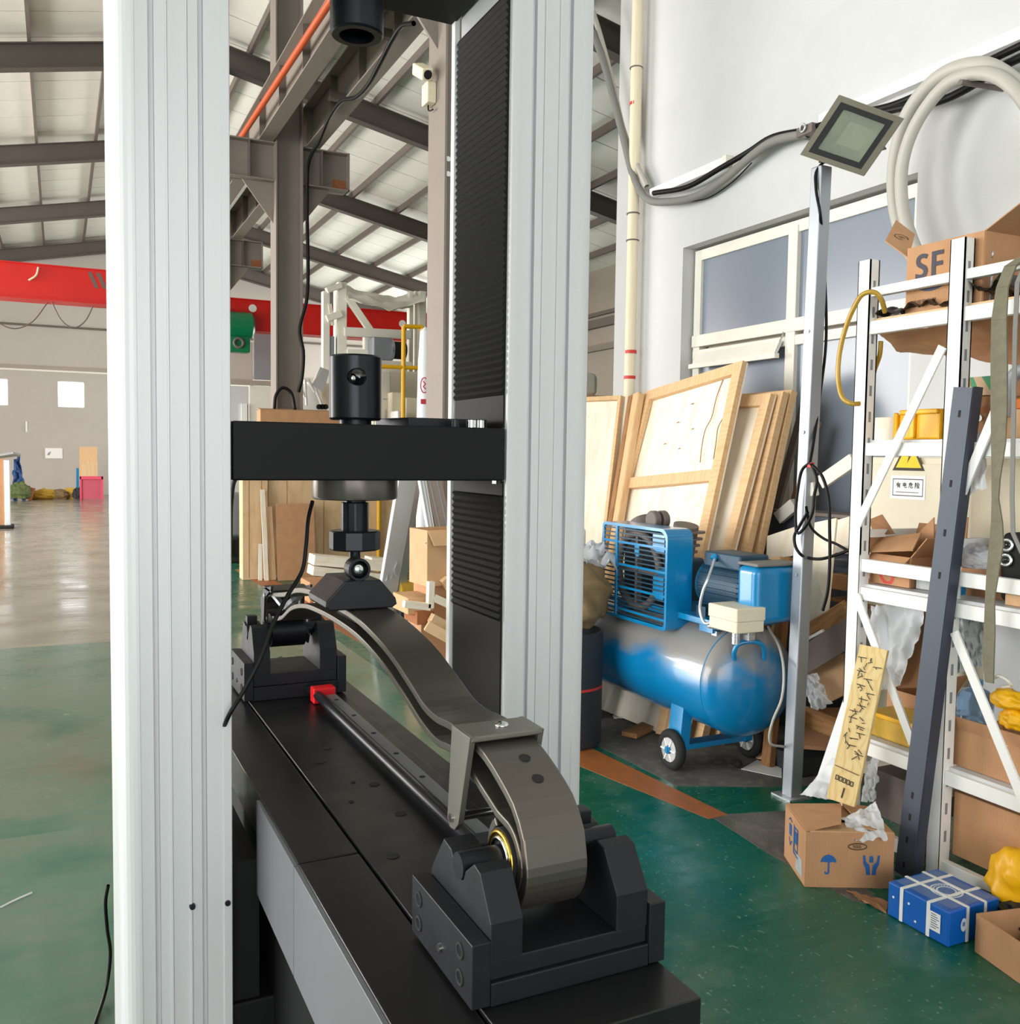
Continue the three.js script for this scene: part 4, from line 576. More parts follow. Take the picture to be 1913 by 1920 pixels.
// the compressor
{
  const ax = 2.88, ay = 0.466, r = 0.262, z0 = -4.85, z1 = -3.27, hd = 0.13;
  const t = T('air_compressor', 'blue wheeled air compressor with belt guard, dusty on top', 'compressor', [ax, 0, -4]);
  const prof = [], N = 12; for (let i = 0; i <= N; i++) { const a = i / N * Math.PI / 2; prof.push([r * Math.sin(a), -hd * Math.cos(a)]); } for (let i = 0; i <= 24; i++) prof.push([r, 0.01 + (z1 - z0 - 2 * hd - 0.02) * i / 24]); for (let i = N; i >= 0; i--) { const a = i / N * Math.PI / 2; prof.push([r * Math.sin(a), (z1 - z0 - 2 * hd) + hd * Math.cos(a)]); }
  const g = norm(new THREE.LatheGeometry(prof.map((p) => new THREE.Vector2(Math.max(p[0], 1e-4), p[1])), 72)).rotateX(Math.PI / 2).translate(ax, ay, z0 + hd);
  const tank = P('tank', g, M.tank, t, 'blue pressure tank, dusty on top'); { const p = tank.geometry.attributes.position, n = tank.geometry.attributes.normal, col = new Float32Array(p.count * 3), b = lin('#037cb6'), d = lin('#8f8a84'); for (let i = 0; i < p.count; i++) { const x = p.getX(i), y = p.getY(i), z = p.getZ(i), wv = n3(x * 5, y * 5, z * 4) * 0.5 + 0.25 * n3(x * 14, y * 14, z * 14), k = Math.max(0, Math.min(1, (n.getY(i) - 0.08 + 0.42 * wv + (z < -0.35 ? 0.3 : 0)) * 3)); const c = mix(b, d, k * 0.95); col.set(c, 3 * i); } tank.geometry.setAttribute('color', new THREE.BufferAttribute(col, 3)); }
  // welding seam, feet, axle, wheels
  P('weld_seam', [ring(V(ax, ay, z1 - hd), r, 0.003, V(0, 0, 1), 64, 6), ring(V(ax, ay, z0 + hd), r, 0.003, V(0, 0, 1), 64, 6)], M.blue, tank);
  const wz = -3.64; for (const s of [-1, 1]) { const x = ax + s * 0.2; P('foot', prZ([[x - 0.03, 0.1], [x + 0.03, 0.1], [x + 0.03 - s * 0.02, 0.32], [x - 0.03 - s * 0.02, 0.32]], wz - 0.05, wz + 0.05, 0.004), M.blue, t); }
  P('axle', cy(V(ax - 0.27, 0.098, wz), V(ax + 0.27, 0.098, wz), 0.012), M.blue, t); P('stay', bx(ax - 0.2, ax + 0.2, 0.1, 0.125, wz - 0.04, wz + 0.04), M.blue, t);
  for (const s of [-1, 1]) { const x = ax + s * 0.235, w = P('wheel', [ring(V(x, 0.0985, wz), 0.075, 0.024, V(1, 0, 0), 40, 12)], M.rubber, t, 'rubber wheel'); P('rim', lathe([[0.02, -0.02], [0.058, -0.02], [0.06, -0.016], [0.06, 0.016], [0.058, 0.02], [0.02, 0.02]], [0, 0, 0], 30).rotateZ(Math.PI / 2).translate(x, 0.0985, wz), M.alu, w); P('hub', cy(V(x - 0.03, 0.0985, wz), V(x + 0.03, 0.0985, wz), 0.018, 0.018, 16), M.blue, w); const sp = []; for (let k = 0; k < 6; k++) { const a = k * Math.PI / 3; sp.push(bar(V(x - 0.022, 0.0985 + 0.02 * Math.sin(a), wz + 0.02 * Math.cos(a)), V(x - 0.022, 0.0985 + 0.058 * Math.sin(a), wz + 0.058 * Math.cos(a)), 0.008, 0.006, V(1, 0, 0))); } P('spokes', sp, M.white, w); }
  for (const s of [-1, 1]) { const x = ax + s * 0.15; P('foot', bx(x - 0.025, x + 0.025, 0.06, 0.28, z0 + 0.28, z0 + 0.34, 0.004), M.blue, t); const c = P('caster', ring(V(x, 0.04, z0 + 0.31), 0.026, 0.014, V(1, 0, 0), 24, 8), M.rubber, t); P('caster_hub', cy(V(x - 0.012, 0.04, z0 + 0.31), V(x + 0.012, 0.04, z0 + 0.31), 0.016), M.galv, c); }
  // carrying handle
  { P('handle', tb([oX(1378, 1236, 2.74), oX(1377, 1222, 2.725), oX(1384, 1209, 2.735), oX(1406, 1203, 2.78), oX(1427, 1207, 2.83), oX(1433, 1219, 2.855), oX(1433, 1236, 2.872)], 0.011, 40, 8), M.blue, t); }
  // belt guard: frame, louvred grille, rolled cover
  const gx = 2.63, gz0 = oX(1130, 985, gx).z, gz1 = oX(1252, 1000, gx).z, gy0 = 0.665, gy1 = 1.155, R = 0.05;
  const outline = []; for (const [cz, cyy, a0] of [[gz1 - R, gy1 - R, 0], [gz0 + 0.02, gy1 - 0.02, 90], [gz0 + 0.02, gy0 + 0.02, 180], [gz1 - 0.02, gy0 + 0.02, 270]]) for (let i = 0; i <= 5; i++) { const a = (a0 + i * 18) * Math.PI / 180, q = a0 === 0 ? R : 0.02; outline.push([cz + q * Math.cos(a), cyy + q * Math.sin(a)]); }
  const inner = outline.map(([z, y]) => [(z - (gz0 + gz1) / 2) * 0.945 + (gz0 + gz1) / 2, (y - (gy0 + gy1) / 2) * 0.94 + (gy0 + gy1) / 2]);
  const gd = P('guard_frame', [prX(outline, gx, gx + 0.012, 0.003, [inner.slice().reverse()])], M.blue, t, 'blue belt guard frame');
  const shell = []; for (let i = 0; i < outline.length; i++) { const [za, ya] = outline[i], [zb, yb] = outline[(i + 1) % outline.length]; if (za > gz0 + 0.3 || zb > gz0 + 0.3) shell.push(slab(V(gx, ya, za), V(gx, yb, zb), V(gx + 0.15, yb, zb), V(gx + 0.15, ya, za), 0.005)); } P('guard_cover', shell, M.blue, gd); P('guard_back', prX(outline, gx + 0.145, gx + 0.15), M.navy, gd);
  const nb = 21; for (let k = 1; k < nb; k++) { const y = gy0 + (gy1 - gy0) * k / nb, big = k % 5 === 2; P(big ? 'guard_bar' : 'grille_wire', bx(gx + 0.003, gx + (big ? 0.012 : 0.009), y - (big ? 0.006 : 0.0035), y + (big ? 0.006 : 0.0035), gz0 + 0.012, gz1 - 0.012), big ? M.blue : M.motor, gd); }
  P('guard_bar', bx(gx - 0.002, gx + 0.012, gy0 + 0.01, gy1 - 0.01, gz0 + 0.135, gz0 + 0.152, 0.003), M.blue, gd);
  P('flywheel', [ring(V(gx + 0.07, 0.92, gz0 + 0.25), 0.19, 0.022, V(1, 0, 0), 44, 8), bar(V(gx + 0.07, 0.74, gz0 + 0.25), V(gx + 0.07, 1.1, gz0 + 0.25), 0.03, 0.02), bar(V(gx + 0.07, 0.92, gz0 + 0.08), V(gx + 0.07, 0.92, gz0 + 0.42), 0.02, 0.03)], M.steelDark, t); P('motor_pulley', cy(V(gx + 0.05, 0.9, gz1 - 0.1), V(gx + 0.09, 0.9, gz1 - 0.1), 0.055, 0.055, 28), M.blue, t);
  for (const [y, z, w, h] of [[1.08, gz1 - 0.09, 0.1, 0.09], [0.86, gz1 - 0.085, 0.09, 0.12], [1.03, gz1 - 0.28, 0.04, 0.06]]) P('blue_plate', prX([[z - w / 2, y - h * 0.3], [z, y - h / 2], [z + w / 2, y - h / 2], [z + w / 2, y + h / 2], [z - w / 2, y + h / 2]], gx + 0.012, gx + 0.016), M.blue, gd);
  // pump heads behind the guard
  P('pump_block', [bx(2.83, 3.06, 0.74, 0.98, gz0 + 0.02, gz0 + 0.34, 0.02)], M.motor, t); for (const [dz, k] of [[0.06, -0.09], [0.29, 0.09]]) { const h = P('cylinder', cy(V(2.9, 0.95, gz0 + dz + 0.04), V(2.9, 1.16, gz0 + dz + k), 0.065, 0.065, 20), M.steelDark, t); P('fins', [0, 1, 2, 3, 4].map((i) => cy(V(2.9, 0.98 + i * 0.035, gz0 + dz + k * i * 0.22 + 0.03), V(2.9, 0.99 + i * 0.035, gz0 + dz + k * i * 0.22 + 0.03), 0.085, 0.085, 20)), M.steelDark, h); }
  const fz = oX(1242, 978, 2.86).z; for (const dx of [-0.035, 0.02]) P('air_filter', lathe([[0, 0], [0.045, 0], [0.05, 0.006], [0.05, 0.034], [0.045, 0.04], [0, 0.04]], [0, 0, 0], 28).rotateZ(Math.PI / 2).translate(2.86 + dx, 1.175, fz), M.steelDark, t);
  // base plate, motor
  P('motor_base', bx(2.7, 3.04, 0.725, 0.755, gz0 - 0.05, -3.38, 0.004), M.blue, t); P('saddle', bx(2.72, 3.02, 0.69, 0.725, -4.3, -4.2), M.blue, t); P('saddle', bx(2.72, 3.02, 0.69, 0.725, -3.55, -3.45), M.blue, t);
  const mz0 = oX(1300, 1090, 2.74).z, mz1 = oX(1420, 1090, 2.74).z, my = 0.9, mr = 0.12, mx = 2.87, mo = P('motor', cy(V(mx, my, mz0), V(mx, my, mz1 - 0.13), mr, mr, 36), M.motor, t, 'dark blue ribbed motor');
  const fins = []; for (let i = 0; i < 26; i++) { const a = (40 + i * 11) * Math.PI / 180; fins.push(bar(V(mx + (mr - 0.004) * Math.cos(a), my + (mr - 0.004) * Math.sin(a), mz0 + 0.02), V(mx + (mr - 0.004) * Math.cos(a), my + (mr - 0.004) * Math.sin(a), mz1 - 0.14), 0.004, 0.03, V(-Math.sin(a), Math.cos(a), 0))); } P('cooling_fins', fins, M.motor, mo);
  P('dust_cap', bx(mx - 0.125, mx + 0.125, my + 0.128, my + 0.142, mz1 - 0.14, mz1 - 0.005, 0.006), M.navyDust, mo); P('fan_cover', bx(mx - 0.135, mx + 0.135, my - 0.13, my + 0.13, mz1 - 0.14, mz1, 0.035), M.blue, mo); P('end_bell', cy(V(mx, my, mz0 - 0.03), V(mx, my, mz0 + 0.02), mr * 0.8, mr + 0.01, 36), M.blue, mo); P('terminal_box', bx(mx - 0.11, mx + 0.06, my + 0.09, my + 0.165, mz0 + 0.05, mz1 - 0.14, 0.012), M.motor, mo); P('motor_feet', [bx(mx - 0.13, mx + 0.13, 0.755, 0.8, mz0 + 0.03, mz0 + 0.1), bx(mx - 0.13, mx + 0.13, 0.755, 0.8, mz1 - 0.22, mz1 - 0.15)], M.motor, mo);
  // pressure switch box and conduit
  const s0 = oX(1345, 1130, 2.66), s1 = oX(1422, 1132, 2.66), sw = P('switch_box', [bx(2.62, 2.78, 0.795, 0.855, -3.36, -3.16, 0.006), bx(2.624, 2.776, 0.745, 0.797, -3.356, -3.164, 0.006)], M.beige, t, 'beige pressure switch box'); P('switch_stem', [cy(V(2.7, 0.68, -3.26), V(2.7, 0.75, -3.26), 0.018), cy(V(2.66, 0.74, -3.4), V(2.7, 0.74, -3.3), 0.012)], M.galv, sw);
  const cp = [V(2.76, 1.045, mz0 + 0.14), oX(1328, 1085, 2.66), oX(1318, 1110, 2.64), oX(1313, 1145, 2.64), oX(1322, 1168, 2.64), V(2.64, 0.765, -3.35)]; P('flexible_conduit', tb(cp, 0.007, 40, 8), M.alu, t); P('conduit_nut', [cy(V(2.745, 1.03, mz0 + 0.14), V(2.76, 1.05, mz0 + 0.14), 0.018, 0.016, 8)], M.blue, t);
  for (const [px, py] of [[1262, 1178], [1345, 1190], [1405, 1188]]) { const q = oX(px, py, 2.75); P('valve', [bx(q.x - 0.02, q.x + 0.02, q.y - 0.03, q.y + 0.02, q.z - 0.02, q.z + 0.02, 0.004)], M.galv, t); }
  P('discharge_pipe', tb([V(2.95, 1.0, -3.75), V(3.1, 0.95, -3.6), V(3.12, 0.8, -3.45), V(3.0, 0.7, -3.4)], 0.01, 40, 8), M.steelDark, t);
  const hose = [oX(1440, 1175, 2.95), oX(1462, 1215, 2.9), oX(1470, 1260, 2.85), oX(1466, 1310, 2.82), oX(1450, 1350, 2.8), oX(1443, 1380, 2.8), oX(1446, 1395, 2.82), oX(1470, 1400, 2.9)]; S('air_hose', 'thin grey air hose curving down the right end of the blue tank', 'hose', tb(hose, 0.006, 60, 7), M.hoseGrey);
}
{ // dark bin with a sack, at the left end of the compressor
  const b = oY(1108, 1388, 0), bz = b.z - 0.05, r = 0.2, x = b.x - 0.14, t = T('dark_bin', 'dark grey round bin with a red stripe, left of the compressor', 'bin', [x, 0, bz]);
  P('barrel', lathe([[0, 0], [r * 0.94, 0], [r, 0.02], [r, 0.6], [r - 0.012, 0.6], [r - 0.014, 0.03], [0, 0.03]], [x, 0, bz], 40), M.darkBin, t); P('stripe', cy(V(x, 0.305, bz), V(x, 0.318, bz), r + 0.0015, r + 0.0015, 40, true), M.redPaint, t);
  S('sack', 'brown woven sack bulging out of the dark bin', 'sack', lump(V(x + 0.02, 0.78, bz), 0.2, 0.2, 0.19, 0.18, 3, 1.8, -0.85), M.sack); S('plastic_film', 'clear crumpled film on top of the brown sack', 'film', crumple(V(x - 0.15, 0.95, bz + 0.1), V(x + 0.24, 0.92, bz + 0.12), V(x + 0.26, 1.0, bz - 0.15), V(x - 0.1, 1.02, bz - 0.15), 0.06, 8), M.film);
  S('grey_crate', 'dark grey crate with a pale cover behind the brown sack', 'crate', [bx(x - 0.2, x + 0.28, 0, 0.99, bz - 0.75, bz - 0.32, 0.01)], M.midGrey); S('crate_cover', 'pale cover lying on the dark grey crate behind the sack', 'lid', bx(x - 0.22, x + 0.3, 0.991, 1.1, bz - 0.77, bz - 0.3, 0.02), M.offwhite);
}
{ // litter on the concrete
  const f = (x, y, h = 0) => oY(x, y, h);
  S('paper_sheet', 'white sheet of paper on the floor under the compressor tail wheel', 'paper', slab(f(1390, 1442, 0.004), f(1420, 1425, 0.004), f(1466, 1440, 0.004), f(1466, 1458, 0.004), 0.002), M.white);
  S('knob', 'small black knob on the floor beside the sheet of paper', 'knob', [lump(f(1384, 1432, 0.02), 0.022, 0.02, 0.022, 0.05, 4)], M.rubber);
  for (const [x, y, lb] of [[1160, 1343, 'white scrap on the floor beside the dark bin'], [1512, 1435, 'white scrap on the floor right of the grey post']]) S('paper_scrap', lb, 'scrap', crumple(f(x - 12, y - 2, 0.006), f(x + 12, y - 4, 0.006), f(x + 10, y + 4, 0.006), f(x - 8, y + 5, 0.006), 0.006, x, 6), M.white);
  S('floor_plank', 'brown plank lying on the floor under the far end of the tank', 'plank', bar(f(1180, 1378, 0.02), f(1250, 1345, 0.02), 0.09, 0.025, V(1, 0, 0)), M.pineDark); S('floor_lath', 'pale lath on the floor behind the dark bin, under the tank', 'lath', bar(f(1120, 1296, 0.03), f(1198, 1330, 0.03), 0.05, 0.03), M.pine);
}

// ---------- the rack and what lies on it ----------
const RX = 2.8, RB = 3.36, PZ = [-2.69, -2.275], q8 = (x, y, X = RX) => oX(x, y, X);
{
  const t = T('storage_rack', 'white slotted steel storage rack with braces, at the right', 'rack', [(RX + RB) / 2, 0, -2.2]);
  const post = (x, z, s) => { const p = P('post', [bx(x, x + 0.006, 0, 2.27, z - 0.03, z + 0.03), bx(x, x + 0.05, 0, 2.27, z - 0.03, z - 0.026), bx(x, x + 0.05, 0, 2.27, z + 0.026, z + 0.03), bx(x + 0.044, x + 0.05, 0, 2.27, z - 0.03, z - 0.016), bx(x + 0.044, x + 0.05, 0, 2.27, z + 0.016, z + 0.03)], M.white, t); const sl = []; for (let y = 0.15; y < 2.2; y += 0.1) sl.push(bx(x + 0.018, x + 0.03, y, y + 0.04, z + 0.0301, z + 0.0309)); for (const q of sl) P('slot', q, M.midGrey, p); return p; };
  for (const z of [...PZ, -1.45]) { post(RX, z); post(RB - 0.05, z); }
  const beam = (x, y, z0, z1, h = 0.045) => P('beam', bx(x, x + 0.03, y - h / 2, y + h / 2, z0, z1, 0.003), M.white, t);
  for (const [za, zb] of [[PZ[0] + 0.03, PZ[1] - 0.03], [PZ[1] + 0.03, -1.48]]) { for (const y of [2.145, 2.01, 1.545, 1.095, 0.985, 0.385, 0.06]) beam(RX + 0.008, y, za, zb, y === 2.145 ? 0.035 : 0.05); for (const y of [2.01, 1.545, 0.985, 0.385]) { beam(RB - 0.045, y, za, zb); P('shelf_board', bx(RX + 0.03, RB - 0.03, y + 0.024, y + 0.036, za, zb), y > 1.9 ? M.plyTan : M.lightGrey, t); } }
  for (const z of PZ) for (const y of [2.05, 1.2, 0.3]) P('depth_bar', bx(RX + 0.05, RB - 0.05, y, y + 0.03, z - 0.012, z + 0.012), M.white, t);
  const br = (a, b) => P('brace', bar(q8(...a, RX - 0.006), q8(...b, RX - 0.006), 0.034, 0.008, V(0, 0, 1)), M.white, t);
  br([1608, 985], [1768, 650]); br([1605, 1115], [1712, 1395]); br([1790, 1185], [1935, 1540]); br([1800, 935], [1868, 770]);
  for (const [a, b] of [[[-2.66, 1.42], [-2.3, 1.9]]]) P('brace', bar(V(RB, a[1], a[0]), V(RB, b[1], b[0]), 0.03, 0.008, V(0, 0, 1)), M.white, t);
}
const zA = PZ[0] + 0.05, zB = PZ[1] - 0.05;
// an open carton: four walls, floor and flaps that stand at their own angles
function carton(name, label, c, w, h, d, turn, flaps, m = M.card, o = {}) {
  const t = T(name, label, o.category ?? 'box', c), ct = Math.cos(turn), st = Math.sin(turn), L = (x, y, z) => V(c.x + x * ct + z * st, c.y + y, c.z - x * st + z * ct), a = w / 2, b = d / 2, th = 0.005;
  const wall = (x0, z0, x1, z1, k) => P(k, slab(L(x0, 0.001, z0), L(x1, 0.001, z1), L(x1, h, z1), L(x0, h, z0), th), m, t);
  wall(-a, b, a, b, 'front_wall'); wall(a, b, a, -b, 'side_wall'); wall(a, -b, -a, -b, 'back_wall'); wall(-a, -b, -a, b, 'side_wall'); P('bottom', slab(L(-a, 0.004, b), L(a, 0.004, b), L(a, 0.004, -b), L(-a, 0.004, -b), th), M.cardIn, t);
  if (o.inner) P('inside', slab(L(-a * 0.97, h * 0.35, b * 0.97), L(a * 0.97, h * 0.35, b * 0.97), L(a * 0.97, h * 0.35, -b * 0.97), L(-a * 0.97, h * 0.35, -b * 0.97), 0.01), o.inner, t);
  for (const [side, ang, len] of flaps) { const f = len * Math.cos(ang), g = len * Math.sin(ang); const e = { f: [[-a, b], [a, b], [0, f]], b: [[-a, -b], [a, -b], [0, -f]], l: [[-a, -b], [-a, b], [-f, 0]], r: [[a, -b], [a, b], [f, 0]] }[side]; const [p, q, s] = e, k = 0.92, mid = [(p[0] + q[0]) / 2, (p[1] + q[1]) / 2], sh = (v) => [mid[0] + (v[0] - mid[0]) * k, mid[1] + (v[1] - mid[1]) * k], pp = sh(p), qq = sh(q); P('flap', slab(L(p[0], h, p[1]), L(q[0], h, q[1]), L(qq[0] + s[0], h + g, qq[1] + s[1]), L(pp[0] + s[0], h + g, pp[1] + s[1]), 0.004), m, t); }
  return { t, L };
}
function block(name, label, cat, x0, y0, z0, x1, y1, z1, m, r = 0.004) { const t = T(name, label, cat, [(x0 + x1) / 2, y0, (z0 + z1) / 2]); P('body', bx(x0, x1, y0, y1, z0, z1, r), m, t); return t; }
{ // top shelf: parcel box, black plastic, hose, straps
  const s = 2.047, zL = q8(1702, 500, 2.86).z, zR = q8(1845, 500, 2.86).z, w = 0.2, dz = Math.abs(zR - zL), c = V(2.98, s, (zL + zR) / 2);
  const { t, L } = carton('parcel_box', 'open brown parcel box with dark letters, on the top of the rack', c, 0.24, 0.245, dz, 0, [['f', 0.5, 0.15], ['r', 1.25, 0.05]], M.card);
  const fq = [q8(1704, 484, 2.88), q8(1716, 440, 3.08), q8(1680, 413, 3.08), q8(1660, 452, 2.88)], fr = fq[0].clone().sub(fq[3]), fu = fq[2].clone().sub(fq[3]); P('flap', slab(...fq, 0.004), M.card, t);
  print('box_print', dz * 0.95, 0.23, (x, v) => { x.save(); x.scale(0.01, 0.01); x.fillStyle = '#3d3a48'; x.font = 'bold 40px sans-serif'; x.fillText('SF', 9, 38); x.restore(); x.strokeStyle = '#4a4f6e'; x.lineWidth = 0.05; x.beginPath(); x.arc(0.34, 0.16, 0.36, 0.75, 2.4); x.stroke(); x.fillStyle = '#6b4a34'; for (let i = 0; i < 5; i++) x.fillRect(0.08 + i * 0.07, v - 0.12, 0.05, 0.03); }, V(c.x - 0.1235, s + 0.125, c.z), V(0, 0, 1), V(0, 1, 0), t);
  const fc = L(0, 0.155 + 0.05, -dz / 2 - 0.075); print('round_mark', 0.07, 0.07, (x) => { x.strokeStyle = '#5d4433'; x.lineWidth = 0.05; x.beginPath(); x.arc(0.5, 0.5, 0.38, 0.4, 5.8); x.stroke(); for (let i = 0; i < 4; i++) stroke(x, [[0.35, 0.38 + i * 0.08], [0.65, 0.34 + i * 0.09]], 0.03, '#5d4433'); }, fq[0].clone().add(fq[1]).add(fq[2]).add(fq[3]).multiplyScalar(0.25), fr, fu, t, 128, 0.004);
  S('black_sheet', 'dark crumpled plastic sheet under the parcel box on the top shelf', 'plastic sheet', [crumple(q8(1640, 590, 2.82), q8(1790, 560, 2.82), V(3.2, 2.075, zB), V(3.2, 2.075, zA), 0.022, 5), crumple(q8(1805, 545, 2.82), q8(1925, 520, 2.82), V(3.2, 2.1, -1.9), V(3.2, 2.1, -2.25), 0.03, 9)], M.blackBag);
  S('brown_tarp', 'brown glossy sheet folded on the right end of the top shelf', 'plastic sheet', crumple(V(2.86, 2.08, -2.2), V(2.86, 2.11, -1.7), V(3.3, 2.17, -1.7), V(3.3, 2.16, -2.2), 0.035, 21), mottled('#5b4436', 0.1, 0.35, 0, 3));
  S('sagging_cardboard', 'brown cardboard sagging under the top shelf', 'cardboard', crumple(q8(1640, 624, 2.85), q8(1935, 585, 2.85), V(3.32, q8(1900, 690, 3.32).y, q8(1935, 690, 3.32).z), V(3.32, q8(1720, 655, 3.32).y, q8(1690, 650, 3.32).z), 0.012, 31, 16, 1.2), M.card);
  const e = q8(1857, 478, 2.9), rg = T('eye_bolt', 'steel eye bolt standing on the rack beside the parcel box', 'eye bolt', [e.x, 2.05, e.z]); P('eye', ring(e, 0.014, 0.004, V(1, 0, 0.4)), M.galv, rg); P('shank', cy(V(e.x, 2.05, e.z), V(e.x, e.y - 0.012, e.z), 0.014, 0.01), M.galv, rg);
  const hp = [q8(1660, 585, 2.82), q8(1652, 560, 2.78), q8(1640, 548, 2.76), q8(1618, 552, 2.74), q8(1600, 580, 2.73), q8(1583, 625, 2.73), q8(1573, 675, 2.73), q8(1573, 720, 2.73), q8(1582, 748, 2.73), q8(1598, 757, 2.74), q8(1612, 757, 2.77)];
  S('yellow_hose', 'bent yellow brown hose hanging over the left post of the rack', 'hose', [tb(hp, 0.0095, 70, 10), tb([q8(1652, 640, 2.86), q8(1650, 665, 2.87), q8(1640, 695, 2.88), q8(1633, 725, 2.88)], 0.009, 24, 8)], M.hoseYellow);
  const sling = (pts, w, th, m, lb) => { const g = []; for (let i = 0; i + 1 < pts.length; i++) { const [x, y, X, k] = pts[i], [x2, y2, X2, k2] = pts[i + 1], a = q8(x, y, X), b = q8(x2, y2, X2), sd = V(0.25, 0, 0.97), A = w * (k ?? 1) / 2, B = w * (k2 ?? 1) / 2; g.push(slab(a.clone().addScaledVector(sd, -A), a.clone().addScaledVector(sd, A), b.clone().addScaledVector(sd, B), b.clone().addScaledVector(sd, -B), th)); } return S('lifting_sling', lb, 'sling', g, m); };
  sling([[1918, 484, 2.8, 0.7], [1895, 500, 2.77, 0.8], [1880, 540, 2.75, 0.8], [1874, 600, 2.74, 1], [1874, 680, 2.74, 1.1], [1874, 760, 2.74, 1.1], [1873, 830, 2.74, 0.95], [1868, 900, 2.74, 0.55], [1867, 935, 2.74, 0.45], [1870, 980, 2.74, 0.75], [1869, 1020, 2.74, 0.95], [1862, 1075, 2.74, 0.8], [1857, 1120, 2.74, 0.62], [1856, 1190, 2.74, 0.75], [1854, 1240, 2.74, 0.75], [1856, 1280, 2.74, 0.55]], 0.046, 0.01, M.strap, 'broad olive woven sling hanging down the front of the rack');
  sling([[1925, 490, 2.78, 1], [1908, 530, 2.76, 1], [1904, 620, 2.75, 1], [1902, 720, 2.75, 1], [1900, 830, 2.75, 1], [1898, 930, 2.75, 1], [1900, 1000, 2.75, 1], [1920, 1045, 2.76, 1]], 0.013, 0.006, M.strapGrey, 'narrow grey strap hanging right of the broad sling');
}
{ // upper shelf
  const s = 1.583, y = s;
  block('plywood_box', 'small pale plywood box on the upper shelf behind the left brace', 'box', 2.98, y, q8(1640, 800, 2.98).z, 3.3, q8(1660, 782, 2.98).y, q8(1700, 800, 2.98).z, M.ply);
  const z0 = q8(1678, 800, 2.9).z, z1 = q8(1762, 800, 2.9).z, top = q8(1720, 768, 2.9).y, t = T('parts_bin', 'yellow plastic parts bin on the upper shelf of the rack', 'bin', [3.0, y, (z0 + z1) / 2]);
  P('shell', prX([[z0, y + 0.02], [z0 + 0.02, y], [z1, y], [z1, top], [z0 + 0.03, top], [z0 + 0.005, top - 0.03]], 2.9, 3.14, 0.008), M.yellow, t); P('rim', [bx(2.885, 2.905, top - 0.018, top, z0 + 0.03, z1, 0.006), bx(2.885, 2.9, y + 0.005, top - 0.01, z0 + 0.004, z0 + 0.022, 0.005), bx(2.885, 2.9, y + 0.005, top - 0.01, (z0 + z1) / 2 - 0.02, (z0 + z1) / 2, 0.005)], M.yellow, t);
  const m0 = q8(1822, 780, 2.95), m = T('worn_machine_case', 'brown worn metal case behind the dark angle post, upper shelf', 'case', [3.05, y, m0.z]); const cz0 = q8(1815, 780, 2.95).z, cz1 = q8(1862, 780, 2.95).z; P('body', bx(2.95, 3.2, y, q8(1840, 742, 2.95).y, cz0, cz1, 0.01), M.pineDark, m); P('orange_band', bx(2.948, 3.2, q8(1840, 775, 2.95).y, q8(1840, 762, 2.95).y, cz0, cz1), M.rust, m); P('badge', cy(V(2.945, q8(1838, 784, 2.95).y, q8(1838, 784, 2.95).z), V(2.952, q8(1838, 784, 2.95).y, q8(1838, 784, 2.95).z), 0.012, undefined, 18), M.chrome, m);
  const pb = T('patterned_carton', 'carton with green and orange print on top of the brown case', 'box', [3.05, q8(1840, 742, 2.95).y + 0.001, m0.z]), p0 = q8(1798, 740, 2.95), p1 = q8(1858, 740, 2.95), py = q8(1840, 742, 2.95).y + 0.001, pt = q8(1840, 706, 2.95).y; P('carton', bx(2.95, 3.2, py, pt, p0.z, p1.z, 0.004), M.card, pb);
  print('colour_print', Math.abs(p1.z - p0.z), pt - py, (x, v) => { x.fillStyle = '#3f9a6b'; x.fillRect(0, 0, 1, v); x.fillStyle = '#c9763c'; x.beginPath(); x.moveTo(0, 0); x.lineTo(0.35, 0); x.lineTo(0.42, v); x.lineTo(0, v); x.fill(); x.fillStyle = '#d9b58c'; x.beginPath(); x.moveTo(0.45, 0); x.lineTo(0.7, 0); x.lineTo(1, v * 0.8); x.lineTo(1, v); x.lineTo(0.7, v); x.fill(); x.fillStyle = '#f0d38a'; x.fillRect(0.3, v * 0.5, 0.1, v * 0.3); }, V(2.95, (py + pt) / 2, (p0.z + p1.z) / 2), V(0, 0, 1), V(0, 1, 0), pb, 128);
  const o0 = q8(1880, 830, 2.92), ob = T('orange_carton', 'tan carton with an orange lid at the right end of the upper shelf', 'box', [3.0, y, o0.z + 0.1]); P('carton', bx(2.92, 3.2, y, y + 0.1, o0.z, o0.z + 0.25, 0.004), M.cardPale, ob); P('lid', bx(2.915, 3.2, y + 0.1, y + 0.135, o0.z - 0.003, o0.z + 0.25, 0.004), M.orange, ob);
  S('grey_hose', 'grey bent rubber hose on the orange carton, upper shelf', 'hose', tb([q8(1882, 780, 2.9), q8(1890, 730, 2.9), q8(1905, 700, 2.9), q8(1930, 690, 2.9)], 0.022, 30, 10), M.midGrey);
  S('paper_sheet', 'white sheet hanging down behind the dark angle post', 'paper', crumple(q8(1812, 822, 2.84), q8(1852, 800, 2.84), q8(1846, 915, 2.82), q8(1806, 930, 2.82), 0.012, 4, 16, 1.5), M.bag);
}
